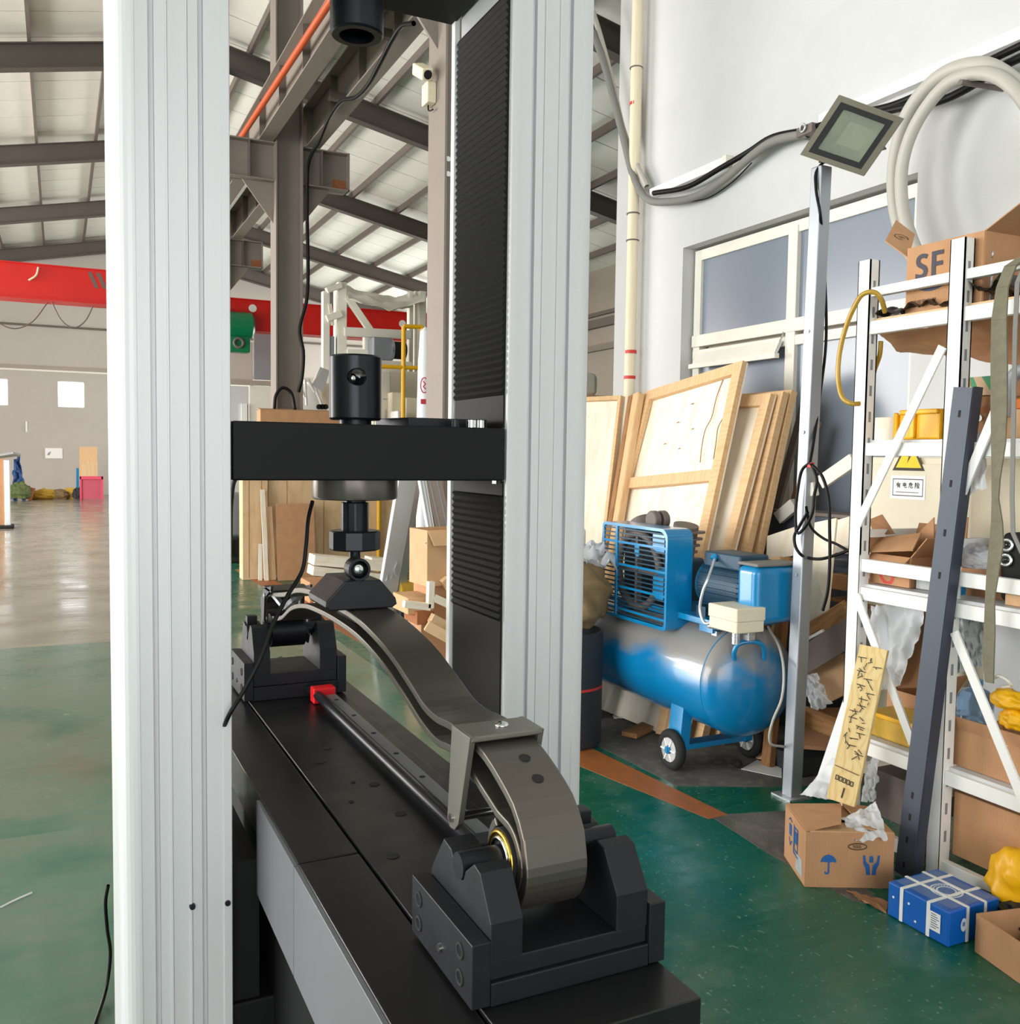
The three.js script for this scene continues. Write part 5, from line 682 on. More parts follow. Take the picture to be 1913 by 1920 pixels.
{ // beige electrical cabinet behind the rack
  const X = 3.46, z0 = q8(1628, 950, X).z, t = T('electrical_cabinet', 'beige electrical cabinet with a yellow warning triangle, behind the rack', 'cabinet', [X + 0.18, 0, -2.75]);
  P('case', bx(X, X + 0.36, 0, 1.52, z0, -1.7, 0.008), M.beige, t); P('door', bx(X - 0.012, X, 0.3, 1.49, z0 + 0.03, q8(1806, 950, X).z, 0.004), M.beige, t); P('door', bx(X - 0.012, X, 0.3, 1.49, q8(1808, 950, X).z, -1.8, 0.004), M.beige, t);
  const n = q8(1703, 905, X - 0.012), L = q8(1672, 915, X - 0.012), Rr = q8(1737, 915, X - 0.012), w = Math.abs(Rr.z - L.z);
  print('warning_triangle', w * 0.95, w * 0.84, (x, v) => { x.fillStyle = '#2b2412'; x.beginPath(); x.moveTo(0.5, 0.02); x.lineTo(0.99, v - 0.01); x.lineTo(0.01, v - 0.01); x.fill(); x.fillStyle = '#f2cf12'; x.beginPath(); x.moveTo(0.5, 0.12); x.lineTo(0.89, v - 0.08); x.lineTo(0.11, v - 0.08); x.fill(); x.fillStyle = '#2b2412'; x.beginPath(); x.moveTo(0.54, 0.28); x.lineTo(0.42, 0.52); x.lineTo(0.5, 0.52); x.lineTo(0.45, 0.7); x.lineTo(0.6, 0.46); x.lineTo(0.52, 0.46); x.lineTo(0.58, 0.28); x.fill(); }, V(X - 0.0125, q8(1703, 850, X).y, n.z), V(0, 0, 1), V(0, 1, 0), t, 192);
  print('warning_label', w, w * 0.55, (x, v) => { x.fillStyle = '#fbfbf8'; x.fillRect(0, 0, 1, v); x.strokeStyle = '#4a4a52'; x.lineWidth = 0.022; x.strokeRect(0.07, 0.08, 0.86, v - 0.16); ['you', 'dian', 'wei', 'xian'].forEach((k, i) => glyph(x, k, 0.16 + i * 0.18, 0.15, 0.14, 0.018, '#222')); x.fillStyle = '#666'; x.fillRect(0.16, v - 0.17, 0.66, 0.018); }, V(X - 0.0125, q8(1703, 914, X).y, n.z), V(0, 0, 1), V(0, 1, 0), t, 256);
}
{ // middle shelf
  const s = 1.023, za = q8(1632, 1090, 2.88).z, zb = q8(1706, 1095, 2.88).z;
  const { t } = carton('logo_carton', 'open carton with a red oval logo and bent flaps, middle shelf', V(2.99, s, (za + zb) / 2), 0.22, 0.115, zb - za, 0, [['b', 1.1, 0.1], ['l', -0.7, 0.07], ['f', 0.9, 0.1], ['r', 1.3, 0.12]], M.card);
  print('red_logo', zb - za, 0.1, (x, v) => { x.strokeStyle = '#d4473a'; x.lineWidth = 0.07; x.beginPath(); x.ellipse(0.43, v * 0.62, 0.15, 0.2, -0.5, 0, 7); x.stroke(); stroke(x, [[0.34, v * 0.5], [0.5, v * 0.42], [0.38, v * 0.66], [0.54, v * 0.6]], 0.05, '#d4473a'); x.fillStyle = '#6a4a33'; x.fillRect(0.62, v * 0.55, 0.08, 0.08); x.fillRect(0.3, 0.03, 0.3, 0.025); }, V(2.8785, s + 0.055, (za + zb) / 2), V(0, 0, 1), V(0, 1, 0), t, 192);
  block('grey_carton', 'plain grey carton right of the red logo carton, middle shelf', 'box', 2.9, s, zb + 0.01, 3.15, q8(1720, 1072, 2.9).y, q8(1750, 1072, 2.9).z, M.greyBox);
  S('cardboard_flap', 'tall brown cardboard flap standing behind the grey carton', 'cardboard', slab(q8(1722, 1000, 3.05), q8(1752, 970, 3.05), q8(1752, 1060, 3.05), q8(1720, 1060, 3.05), 0.005), M.card);
  S('cardboard_flap', 'brown cardboard flap bent upwards at the left of the middle shelf', 'cardboard', [slab(q8(1630, 975, 3.02), q8(1655, 965, 3.02), q8(1678, 1000, 2.95), q8(1640, 1003, 2.95), 0.005)], M.cardDark);
  S('cardboard_flap', 'wide cardboard flap folded over the red logo carton', 'cardboard', [slab(q8(1632, 1010, 2.95), q8(1728, 1000, 2.97), q8(1712, 1032, 2.86), q8(1628, 1035, 2.86), 0.005)], M.card);
  // right of the dark angle post
  S('cardboard_flap', 'upright cardboard flap just right of the dark angle post', 'cardboard', slab(q8(1800, 975, 2.92), q8(1816, 970, 2.92), q8(1812, 1028, 2.9), q8(1794, 1026, 2.9), 0.005), M.card);
  carton('open_carton', 'torn open carton behind the clear bag, right part of the middle shelf', V(3.1, s, q8(1835, 1030, 3.05).z), 0.2, 0.14, 0.2, 0.2, [['l', 0.5, 0.09], ['f', 1.2, 0.09]], M.card);
  S('clear_bag', 'clear plastic bag with blue inside, on the middle shelf', 'bag', lump(q8(1828, 1046, 2.92), 0.06, 0.045, 0.075, 0.25, 6, 2.6), M.film); S('blue_part', 'small blue part inside the clear bag', 'part', bx(2.9, 2.93, s, s + 0.035, q8(1800, 1050, 2.92).z, q8(1812, 1050, 2.92).z, 0.006), M.blue);
  const lp = T('chrome_lamps', 'black fitting with two round chrome lamps, right end of the middle shelf', 'lamp', [2.95, s, q8(1900, 1060, 2.9).z]); P('housing', bx(2.93, 3.15, s, q8(1890, 1000, 2.9).y, q8(1876, 1040, 2.93).z, q8(1940, 1040, 2.93).z, 0.02), M.rubber, lp); for (const [x, y] of [[1888, 1022], [1886, 1050]]) { const c = q8(x, y, 2.915); P('lamp_ring', [ring(c, 0.018, 0.006, V(-1, 0.1, 0.4))], M.chrome, lp); P('lens', norm(new THREE.SphereGeometry(0.016, 18, 12)).translate(c.x + 0.008, c.y, c.z), M.clear, lp); }
  for (const [x0, x1, y0, y1, X, m, lb] of [[1795, 1850, 1085, 1128, 2.95, M.cardDark, 'dark brown carton behind the sling under the middle shelf rail'], [1853, 1920, 1090, 1130, 2.95, M.cardIn, 'darker carton right of the sling, under the middle shelf rail']]) { const a = q8(x0, y0, X), b = q8(x1, y1, X); block('low_carton', lb, 'box', X, 1.021, a.z, X + 0.2, 1.075, b.z, m); }
  const tb0 = q8(1896, 1110, 2.9); block('tan_carton', 'small tan carton at the right edge, beside the broad sling', 'box', 2.87, 1.022, tb0.z, 2.93, 1.06, tb0.z + 0.15, M.cardPale);
}
{ // lower shelves
  const s = 0.422;
  S('foam_sheet', 'crumpled white foam sheet hanging behind the diagonal brace', 'foam', crumple(q8(1632, 1135, 2.92), q8(1738, 1128, 2.95), q8(1690, 1278, 2.95), q8(1640, 1300, 2.9), 0.02, 12), M.foam);
  S('brown_board', 'brown board leaning behind the white foam sheet', 'board', slab(q8(1702, 1132, 3.02), q8(1760, 1125, 3.04), q8(1745, 1290, 3.0), q8(1685, 1290, 2.98), 0.008), M.cardDark);
  const z0 = q8(1630, 1400, 2.87).z, z1 = q8(1712, 1400, 2.87).z, ty = q8(1670, 1345, 2.87).y, t = T('parts_bin', 'yellow plastic bin on the low shelf behind the plank', 'bin', [2.95, s, z0]); P('shell', prX([[z0, s], [z1, s], [z1 + 0.02, ty], [z0 - 0.02, ty]], 2.87, 3.05, 0.008), M.yellowDirty, t); P('rim', bx(2.862, 2.875, ty - 0.015, ty + 0.002, z0 - 0.02, z1 + 0.02, 0.004), M.yellow, t);
  { const a = q8(1662, 1290, 3.07), b = q8(1725, 1350, 3.07); carton('open_carton', 'open carton standing behind the yellow bin on the low shelf', V(3.18, s, (a.z + b.z) / 2), 0.2, a.y - s, b.z - a.z, 0, [['f', 1.0, 0.1]], M.card); }
  // right of the angle post
  const ca = q8(1782, 1455, 2.86), cb = q8(1935, 1500, 2.86); carton('wide_carton', 'wide open carton holding the water jug, right part of the low shelf', V(3.0, s, ca.z + 0.19), 0.26, 0.13, 0.38, 0, [['l', 1.25, 0.05]], M.card);
  const j = q8(1828, 1340, 2.96), jt = T('water_jug', 'pale blue ribbed plastic jug in the wide carton', 'jug', [j.x, s + 0.035, j.z]), jp = []; for (let i = 0; i <= 18; i++) { const y = i / 18 * 0.2; jp.push([0.062 + 0.004 * Math.cos(i * 2.2) * (i < 14 ? 1 : 0), y]); } P('body', lathe([[0, 0], ...jp, [0.045, 0.225], [0.022, 0.235], [0.022, 0.25], [0, 0.25]], [j.x, s + 0.035, j.z], 32), M.jug, jt); P('cap', cy(V(j.x, s + 0.281, j.z), V(j.x, s + 0.3, j.z), 0.024), M.blue, jt);
  S('yellow_glove', 'crumpled yellow rubber thing above the wide carton, right edge', 'glove', [lump(q8(1892, 1312, 2.9), 0.05, 0.035, 0.06, 0.14, 2, 1.4), lump(q8(1905, 1350, 2.9), 0.04, 0.04, 0.05, 0.14, 5, 1.4)], M.yellow);
  S('grey_dish', 'grey plastic dish at the right edge in the wide carton', 'dish', lathe([[0, 0], [0.05, 0], [0.065, 0.03], [0.062, 0.032], [0.045, 0.006], [0, 0.006]], q8(1905, 1408, 2.93).toArray(), 28), M.lightGrey);
  S('canvas_bag', 'grey canvas bag hanging behind the right brace, under the middle shelf', 'bag', crumple(q8(1788, 1145, 2.92), q8(1850, 1150, 2.98), q8(1842, 1248, 2.96), q8(1796, 1262, 2.9), 0.02, 14), M.greyBox); S('grey_sheet', 'smooth grey lavender panel behind the slings, lower right', 'panel', bx(3.2, 3.22, 0.5, 0.95, q8(1850, 1150, 3.2).z, -1.6), M.lightGrey);
  S('bracelet', 'white braided cord lying on the wide carton', 'cord', tb([q8(1862, 1272, 2.9), q8(1875, 1268, 2.88), q8(1892, 1278, 2.88), q8(1896, 1286, 2.9), q8(1880, 1288, 2.9)], 0.006, 30, 7), M.offwhite);
  const b = 0.1; const f0 = q8(1786, 1560, 2.86), f1 = q8(1935, 1560, 2.86); block('bottom_carton', 'big brown carton on the bottom of the rack, lower right', 'box', 2.86, b, f0.z, 3.2, 0.33, f1.z, M.card); block('small_carton', 'small dark carton behind the rack foot, bottom shelf', 'box', 2.9, b, q8(1632, 1480, 2.9).z, 3.2, 0.28, q8(1700, 1480, 2.9).z, M.steelDark);
  S('black_bag', 'black plastic bag on the floor under the right end of the rack', 'bag', lump(V(2.73, 0.045, -1.88), 0.06, 0.055, 0.16, 0.25, 9, 2.2, -0.75), M.blackBag);
  S('yellow_bag', 'shiny yellow plastic bag on the floor at the right edge', 'bag', lump(oY(1922, 1655, 0.14), 0.1, 0.11, 0.1, 0.16, 17, 1.3, -0.95), M.yellow);
}
{ // dark slotted angle post leaning on the rack
  const a = oX(1694, 1645, 2.73), b = oX(1807, 726, 2.775), A = V(a.x, 0.005, a.z), d = b.clone().sub(A).normalize(), t = T('slotted_angle', 'dark slate slotted steel angle leaning against the rack', 'steel angle', A);
  const w = 0.075; P('flange', bar(A, b, 0.005, w, V(1, 0, 0)), M.slate, t); P('flange', bar(A.clone().add(V(0.024, 0, w / 2)), b.clone().add(V(0.024, 0, w / 2)), 0.046, 0.005, V(1, 0, 0)), M.slateShaded, t);
  for (const py of [775, 907, 1000, 1080, 1490, 1530, 1572, 1618]) { const q = oX(1810 - (py - 726) * 0.123, py, 2.75), k = (q.y - A.y) / (b.y - A.y), c = lerp(A, b, k); P('slot', bar(c.clone().add(V(-0.0031, -0.012, -0.002)), c.clone().add(V(-0.0031, 0.012, 0)), 0.0008, 0.009, V(1, 0, 0)), M.rubber, t); }
}
// cartons on the floor
const FC = { a: oY(1510, 1663, 0), b: oY(1673, 1666, 0), c: oY(1462, 1605, 0) };
{
  const ux = FC.b.clone().sub(FC.a), W = ux.length(); ux.normalize(); const uz = V(-ux.z, 0, ux.x); if (uz.z > 0) uz.negate(); const D = FC.c.clone().sub(FC.a).length(), Hh = 0.198, c = FC.a.clone().addScaledVector(ux, W / 2).addScaledVector(uz, D / 2), turn = Math.atan2(-ux.z, ux.x);
  const { t, L } = carton('shipping_carton', 'brown carton with blue umbrella and hands symbols, on the green floor', c, W, Hh, D, turn, [['r', Math.PI - 0.12, 0.1]], M.card);
  const a = W / 2, b = D / 2; P('flap', slab(L(-a, Hh + 0.003, -b), L(-a, Hh + 0.003, b), L(-0.02, Hh + 0.018, b * 0.7), L(0.05, Hh + 0.012, -b * 0.9), 0.005), M.card, t); P('flap', slab(L(-a + 0.01, Hh + 0.002, b), L(a, Hh, b), L(a * 0.6, Hh - 0.012, b - 0.1), L(-a * 0.7, Hh + 0.004, b - 0.1), 0.004), M.cardPale, t); P('flap', slab(L(-a, Hh, -b), L(a, Hh, -b), L(a, Hh - 0.004, -b + 0.11), L(-a, Hh - 0.004, -b + 0.11), 0.004), M.card, t); P('tape', slab(L(-a - 0.003, 0.02, 0.02), L(-a - 0.003, 0.02, 0.1), L(-a - 0.003, 0.08, 0.09), L(-a - 0.003, 0.08, 0.03), 0.002), M.greyBox, t);
  const blue = '#1f63a8';
  print('umbrella_symbol', 0.06, 0.075, (x, v) => { x.fillStyle = blue; x.beginPath(); x.arc(0.5, 0.52, 0.46, Math.PI, 0); x.lineTo(0.8, 0.5); x.quadraticCurveTo(0.72, 0.44, 0.64, 0.52); x.quadraticCurveTo(0.5, 0.44, 0.36, 0.52); x.quadraticCurveTo(0.24, 0.44, 0.04, 0.52); x.fill(); x.fillRect(0.46, 0.03, 0.08, 0.12); stroke(x, [[0.52, 0.5], [0.52, 1.1], [0.48, 1.18], [0.36, 1.18], [0.32, 1.1]], 0.1, blue); }, L(-0.075, 0.085, b + 0.003), ux, V(0, 1, 0), t, 192);
  print('hands_symbol', 0.062, 0.075, (x, v) => { x.fillStyle = blue; for (const s of [0, 1]) { x.save(); if (s) { x.translate(1, 0); x.scale(-1, 1); } x.beginPath(); x.moveTo(0.02, 0.05); x.lineTo(0.14, 0.05); x.lineTo(0.2, 0.42); x.lineTo(0.4, 0.62); x.lineTo(0.46, 1.18); x.lineTo(0.24, 1.18); x.lineTo(0.2, 0.85); x.lineTo(0.06, 0.55); x.fill(); x.restore(); } x.fillRect(0.38, 0.16, 0.24, 0.3); x.fillRect(0.42, 0.08, 0.16, 0.1); }, L(0.075, 0.085, b + 0.003), ux, V(0, 1, 0), t, 192);
  print('handle_print', 0.08, 0.03, (x, v) => { x.strokeStyle = '#5e4634'; x.lineWidth = 0.05; x.beginPath(); x.ellipse(0.5, v / 2, 0.4, v * 0.36, 0, 0, 7); x.stroke(); for (let i = 0; i < 5; i++) stroke(x, [[0.3 + i * 0.08, v * 0.35], [0.36 + i * 0.07, v * 0.65]], 0.04, '#5e4634'); }, L(0.025, 0.15, b + 0.003), ux, V(0, 1, 0), t, 128);
  print('side_print', 0.15, 0.14, (x, v) => { x.strokeStyle = blue; x.fillStyle = blue; x.lineWidth = 0.04; x.strokeRect(0.55, 0.15, 0.26, 0.55); x.fillRect(0.6, 0.22, 0.16, 0.3); x.fillRect(0.12, 0.2, 0.18, 0.28); stroke(x, [[0.1, 0.12], [0.2, 0.06], [0.3, 0.12]], 0.04, blue); stroke(x, [[0.14, 0.56], [0.22, 0.72], [0.32, 0.6]], 0.04, blue); stroke(x, [[0.5, 0.12], [0.5, 0.78], [0.86, 0.8]], 0.04, blue); }, L(-a - 0.003, 0.115, -0.01), uz.clone().negate(), V(0, 1, 0), t, 192);
  const p0 = oY(1578, 1505, Hh + 0.03), p1 = oX(1640, 1214, 2.77), pk = T('wooden_plank', 'pale wooden plank with black writing, leaning from the carton to the rack', 'plank', p0);
  const pw = 0.105, dir = p1.clone().sub(p0).normalize(), sd = V(0.42, 0.02, 0.9).normalize(), sdp = sd.clone().addScaledVector(dir, -sd.dot(dir)).normalize(), fn = sdp.clone().cross(dir).normalize(); P('board', bar(p0, p1, pw, 0.022, sdp, 0.002), M.plank, pk); P('cross_cleat', bar(lerp(p0, p1, 0.005).addScaledVector(fn, 0.012), lerp(p0, p1, 0.2).addScaledVector(fn, 0.012), pw, 0.004, sdp), M.plank, pk);
  const fs = fn.dot(p0.clone().sub(camera.position)) > 0 ? -1 : 1, R = sdp.clone(), Ln = p0.distanceTo(p1), rg = R.clone().cross(dir).dot(fn) * fs > 0 ? R : R.negate();
  print('pen_writing', pw * 0.9, Ln * 0.95, (x, v) => { let s2 = 5; const r2 = () => { s2 = (s2 * 16807) % 2147483647; return s2 / 2147483647; }; for (let i = 0; i < 44; i++) { const a0 = 0.12 + r2() * 0.7, b0 = v * (0.06 + 0.66 * i / 44); stroke(x, [[a0, b0], [a0 + (r2() - 0.5) * 0.35, b0 + 0.02 + r2() * 0.2]], 0.034, '#2c2418'); if (i % 3 === 0) stroke(x, [[a0 - 0.1, b0], [a0 + 0.22, b0 + (r2() - 0.5) * 0.08]], 0.032, '#2c2418'); } x.fillStyle = '#1d160f'; x.fillRect(0.5, v * 0.05, 0.05, 0.14); stroke(x, [[0.02, v * 0.8], [0.98, v * 0.82]], 0.03, '#5a4124'); x.strokeStyle = '#2d2416'; x.lineWidth = 0.035; for (let i = 0; i < 5; i++) x.strokeRect(0.14 + i * 0.15, v * 0.86 + i * 0.02, 0.1, 0.16); stroke(x, [[0.55, v * 0.93], [0.52, v * 0.99]], 0.06, '#2d2416'); }, lerp(p0, p1, 0.5).addScaledVector(fn, 0.0145 * fs), rg, dir, pk, 160, 0.0015);
  S('torn_film', 'torn white plastic film hanging out of the shipping carton', 'film', [crumple(L(0.0, Hh + 0.02, b * 0.2), L(a * 0.85, Hh + 0.075, b * 0.1), L(a * 0.75, Hh + 0.0, b + 0.03), L(a * 0.1, Hh - 0.02, b + 0.015), 0.014, 4, 22, 1.6), crumple(oX(1560, 1500, 2.66), oX(1500, 1490, 2.62), oX(1560, 1420, 2.72), oX(1600, 1440, 2.72), 0.008, 9, 14, 1.6)], M.bag);
  S('foam_sheet', 'long bluish white foam sheet behind the left edge of the wooden plank', 'foam', slab(oX(1612, 1225, 2.82), oX(1628, 1260, 2.82), oX(1560, 1470, 2.78), oX(1532, 1462, 2.78), 0.01), M.foam); S('clear_film', 'greyish clear film strip right of the wooden plank', 'film', crumple(oX(1632, 1420, 2.82), oX(1650, 1400, 2.84), oX(1640, 1500, 2.74), oX(1612, 1500, 2.72), 0.015, 13, 14), M.film);
}
{ // blue strapped box and the open carton at the edge
  const Hh = 0.112, a = oY(1666, 1653, Hh), b = oY(1781, 1712, Hh), d = oY(1768, 1638, Hh), ux = b.clone().sub(a), W = ux.length(); ux.normalize(); const uz = d.clone().sub(a), D = Math.min(uz.length() * 1.06, 0.42); uz.addScaledVector(ux, -uz.dot(ux)).normalize();
  const c = a.clone().addScaledVector(ux, W / 2).addScaledVector(uz, D / 2), t = T('strapped_box', 'glossy blue cardboard box tied with white straps, on the green floor', 'box', H(c, 0)), L = (x, y, z) => V(c.x + ux.x * x + uz.x * z, y, c.z + ux.z * x + uz.z * z), A = W / 2, B = D / 2, m4 = new THREE.Matrix4().makeBasis(ux, V(0, 1, 0), ux.clone().cross(V(0, 1, 0)).normalize()).setPosition(V(c.x, Hh / 2 + 0.001, c.z));
  P('carton', bx(-A, A, -Hh / 2, Hh / 2, -B, B, 0.005).applyMatrix4(m4), M.blueBox, t);
  for (const x of [-A * 0.52, A * 0.36]) P('strap', [slab(L(x - 0.006, Hh + 0.002, -B), L(x + 0.006, Hh + 0.002, -B), L(x + 0.006, Hh + 0.002, B), L(x - 0.006, Hh + 0.002, B), 0.002), slab(L(x - 0.006, 0.004, -B - 0.002), L(x + 0.006, 0.004, -B - 0.002), L(x + 0.006, Hh + 0.002, -B - 0.002), L(x - 0.006, Hh + 0.002, -B - 0.002), 0.002)], M.white, t);
  for (const z of [-B * 0.3, B * 0.4]) P('strap', [slab(L(-A, Hh + 0.003, z - 0.006), L(-A, Hh + 0.003, z + 0.006), L(A, Hh + 0.003, z + 0.006), L(A, Hh + 0.003, z - 0.006), 0.002), slab(L(A + 0.002, 0.004, z - 0.006), L(A + 0.002, 0.004, z + 0.006), L(A + 0.002, Hh + 0.003, z + 0.006), L(A + 0.002, Hh + 0.003, z - 0.006), 0.002)], M.white, t);
  print('top_emblem', W * 0.9, D * 0.8, (x, v) => { x.fillStyle = 'rgba(150,170,195,0.35)'; x.fillRect(0, 0, 1, v); x.strokeStyle = '#dfe8f2'; x.lineWidth = 0.025; x.beginPath(); x.ellipse(0.56, v * 0.5, 0.22, v * 0.26, 0, 0, 7); x.stroke(); x.beginPath(); x.ellipse(0.56, v * 0.5, 0.13, v * 0.16, 0, 0, 7); x.stroke(); for (let i = 0; i < 26; i++) { const q = i / 26 * 6.28; x.save(); x.translate(0.56 + 0.18 * Math.cos(q), v * 0.5 + v * 0.21 * Math.sin(q)); x.rotate(q); x.fillStyle = '#dfe8f2'; x.fillRect(-0.012, -0.015, 0.024, 0.03); x.restore(); } x.fillRect(0.1, v * 0.2, 0.22, 0.035); }, L(0, Hh + 0.0012, 0.0), ux, uz, t, 256);
  print('shipping_label', 0.04, 0.06, (x, v) => { x.fillStyle = '#eef0f0'; x.fillRect(0, 0, 1, v); x.fillStyle = '#667'; for (let i = 0; i < 7; i++) x.fillRect(0.12, 0.15 + i * 0.18, 0.5 + 0.25 * ((i * 7) % 3) / 2, 0.07); }, L(A * 0.58, Hh * 0.55, -B - 0.0012), ux, V(0, 1, 0), t, 96);
  const mk = L(A + 0.0012, Hh * 0.55, -B * 0.45); print('end_mark', 0.03, 0.045, (x, v) => { x.fillStyle = '#d5dee6'; x.beginPath(); x.ellipse(0.5, v / 2, 0.45, v * 0.48, 0, 0, 7); x.fill(); x.fillStyle = '#5b87b8'; x.fillRect(0.3, v * 0.3, 0.4, v * 0.3); }, mk, uz, V(0, 1, 0), t, 96);
  for (const [x, y] of [[-A * 0.8, 0.07], [-A * 0.28, 0.075], [-A * 0.05, 0.028]]) P('white_dot', cy(L(x, y, -B - 0.0005), L(x, y, -B - 0.0015), 0.004, undefined, 12), M.white, t);
  const p = oY(1829, 1784, 0), q = oY(1925, 1853, 0), vx = q.clone().sub(p).normalize(), vz = V(-vx.z, 0, vx.x), W2 = 0.34, D2 = 0.26, Zs = vz.x > 0 ? 1 : -1, cc = p.clone().addScaledVector(vx, W2 / 2).addScaledVector(vz, Zs * D2 / 2), hh = oX(1830, 1712, p.x).y;
  const turn = Math.atan2(-vx.z, vx.x); const { t: oc, L: Lo } = carton('open_carton', 'open brown carton with papers at the lower right corner', H(cc, 0), W2, hh, D2, turn, [], M.card); P('paper', crumple(Lo(-0.05, hh * 0.8, -0.1), Lo(0.1, hh * 0.9, -0.12), Lo(0.12, hh * 0.7, 0.1), Lo(-0.04, hh * 0.6, 0.1), 0.01, 3, 10), M.lightGrey, oc);
  S('paper_scrap', 'brown paper scraps on the floor between the two cartons', 'scrap', crumple(oY(1585, 1668, 0.005), oY(1665, 1690, 0.005), oY(1662, 1712, 0.005), oY(1610, 1685, 0.005), 0.005, 6, 8), M.cardDark);
}

// ---------- things farther back, seen between and beside the machine's columns ----------
{ // plywood crates and boards beyond the orange line
  const z = -11.75, g = (x, y) => oZ(x, y, z), F = (x, y, Z) => oZ(x, y, Z);
  const crate = (lb, x0, x1, yt, Z, m, d, n) => { const a = oZ(x0, yt, Z), b = oZ(x1, yt, Z), t = T('plywood_crate', lb, 'crate', [(a.x + b.x) / 2, 0, Z - d / 2]); P('front_panel', bx(a.x, b.x, 0, a.y, Z - 0.018, Z), m, t); P('side_panel', bx(a.x, a.x + 0.018, 0, a.y, Z - d, Z - 0.018), m, t); P('side_panel', bx(b.x - 0.018, b.x, 0, a.y, Z - d, Z - 0.018), m, t); P('back_panel', bx(a.x, b.x, 0, a.y, Z - d - 0.018, Z - d), m, t); P('lid', bx(a.x - 0.01, b.x + 0.01, a.y, a.y + 0.02, Z - d - 0.02, Z + 0.01), M.plyTan, t); for (let i = 0; i < n; i++) { const x = a.x + (b.x - a.x) * (i + 0.5) / n; P('seam', bx(x - 0.004, x + 0.004, 0.02, a.y, Z, Z + 0.0015), M.pineDark, t); } return t; };
  crate('tall plywood crate just right of the white left column, nearest the orange line', 455, 502, 860, -11.2, M.plyTan, 0.22, 2);
  crate('largest plywood crate behind the black spindle, wide and plain', 503, 770, 855, -11.25, M.plyTan, 0.22, 4);
  const ca = F(487, 768, -11.3), cb = F(640, 768, -11.3); { const t = T('cardboard_carton', 'tall brown carton whose top shows above the black crosshead', 'box', [(ca.x + cb.x) / 2, oZ(640, 855, -11.25).y + 0.02, -11.4]); P('body', bx(ca.x, cb.x, oZ(640, 855, -11.25).y + 0.021, ca.y, -11.49, -11.27, 0.01), M.card, t); P('flap', slab(V(ca.x, ca.y, -11.27), V(cb.x, ca.y, -11.27), V(cb.x, ca.y + 0.02, -11.45), V(ca.x, ca.y + 0.02, -11.45), 0.01), M.card, t); }
  for (const [x, yt, w, Z, m, lb] of [[488, 1020, 0.04, -11.08, M.offwhite, 'short pale batten at the foot of the left crate'], [500, 918, 0.05, -11.05, M.ply, 'tall pale lath leaning between the two crates'], [512, 950, 0.07, -11.08, M.plyTan, 'tan board standing against the largest crate']]) { const a = oZ(x + (yt < 1000 ? -8 : 0), yt, Z - 0.1), b = oZ(x, 1078, Z); S('leaning_batten', lb, 'batten', bar(V(b.x, 0, Z), a, w, 0.025), m); }
  for (const [x0, x1, y0, lb, Z, m] of [[517, 588, 945, 'brown cardboard sheet standing against the largest crate', -11.1, M.card]]) { const a = oZ(x0, y0, Z), b = oZ(x1, y0, Z); S('cardboard_sheet', lb, 'cardboard', slab(V(a.x, 0, Z + 0.12), V(b.x, 0, Z + 0.12), V(b.x, a.y, Z), V(a.x, a.y, Z), 0.012), m); }
  // light machine part left of the crate
  const p = F(444, 1030, -13), t = T('floor_machine', 'dark grey machine with a black bent tube, left of the tall crate', 'machine', [p.x, 0, -13]); P('body', bx(p.x - 0.14, p.x + 0.1, 0.35, 0.95, -13.3, -13, 0.05), M.midGrey, t); P('base', bx(p.x - 0.15, p.x + 0.12, 0, 0.33, -13.3, -12.95, 0.03), M.rubber, t); P('bent_tube', tb([V(p.x - 0.1, 0.1, -12.9), V(p.x - 0.08, 0.9, -12.9), V(p.x - 0.02, 1.15, -12.9), V(p.x + 0.12, 1.18, -12.9)], 0.03, 30, 8), M.cable, t);
}
{ // pale planks behind the loading nose
  const P3 = (x, y, Z) => oZ(x, y, Z);
  for (const [a, b, h, Z, m, lb] of [[[584, 1048], [735, 1062], 0.1, -9.3, M.ply, 'long pale plank stacked on the floor behind the loading nose'], [[582, 1068], [735, 1085], 0.09, -9.25, M.ply, 'second pale plank under the long one behind the loading nose'], [[690, 1048], [740, 1053], 0.05, -9.4, M.ply, 'pale board end behind the loading nose, near the leaning profile']]) S('pale_plank', lb, 'plank', bar(P3(...a, Z), P3(...b, Z), h, 0.25, V(0, 1, 0), 0.004), m);
  const c = P3(590, 1088, -9.2); S('floor_carton', 'small brown carton under the pale planks', 'box', bx(c.x - 0.05, c.x + 0.5, 0.0, Math.max(0.1, c.y - 0.02), -9.6, -9.2, 0.01), M.card); S('wood_pallet', 'low pine pallet carrying the pale planks', 'pallet', [bx(c.x - 0.02, c.x + 0.9, 0.0, 0.12, -9.15, -9.1), bx(c.x - 0.02, c.x + 0.9, 0.12, 0.16, -9.7, -9.08)], M.pine);
}
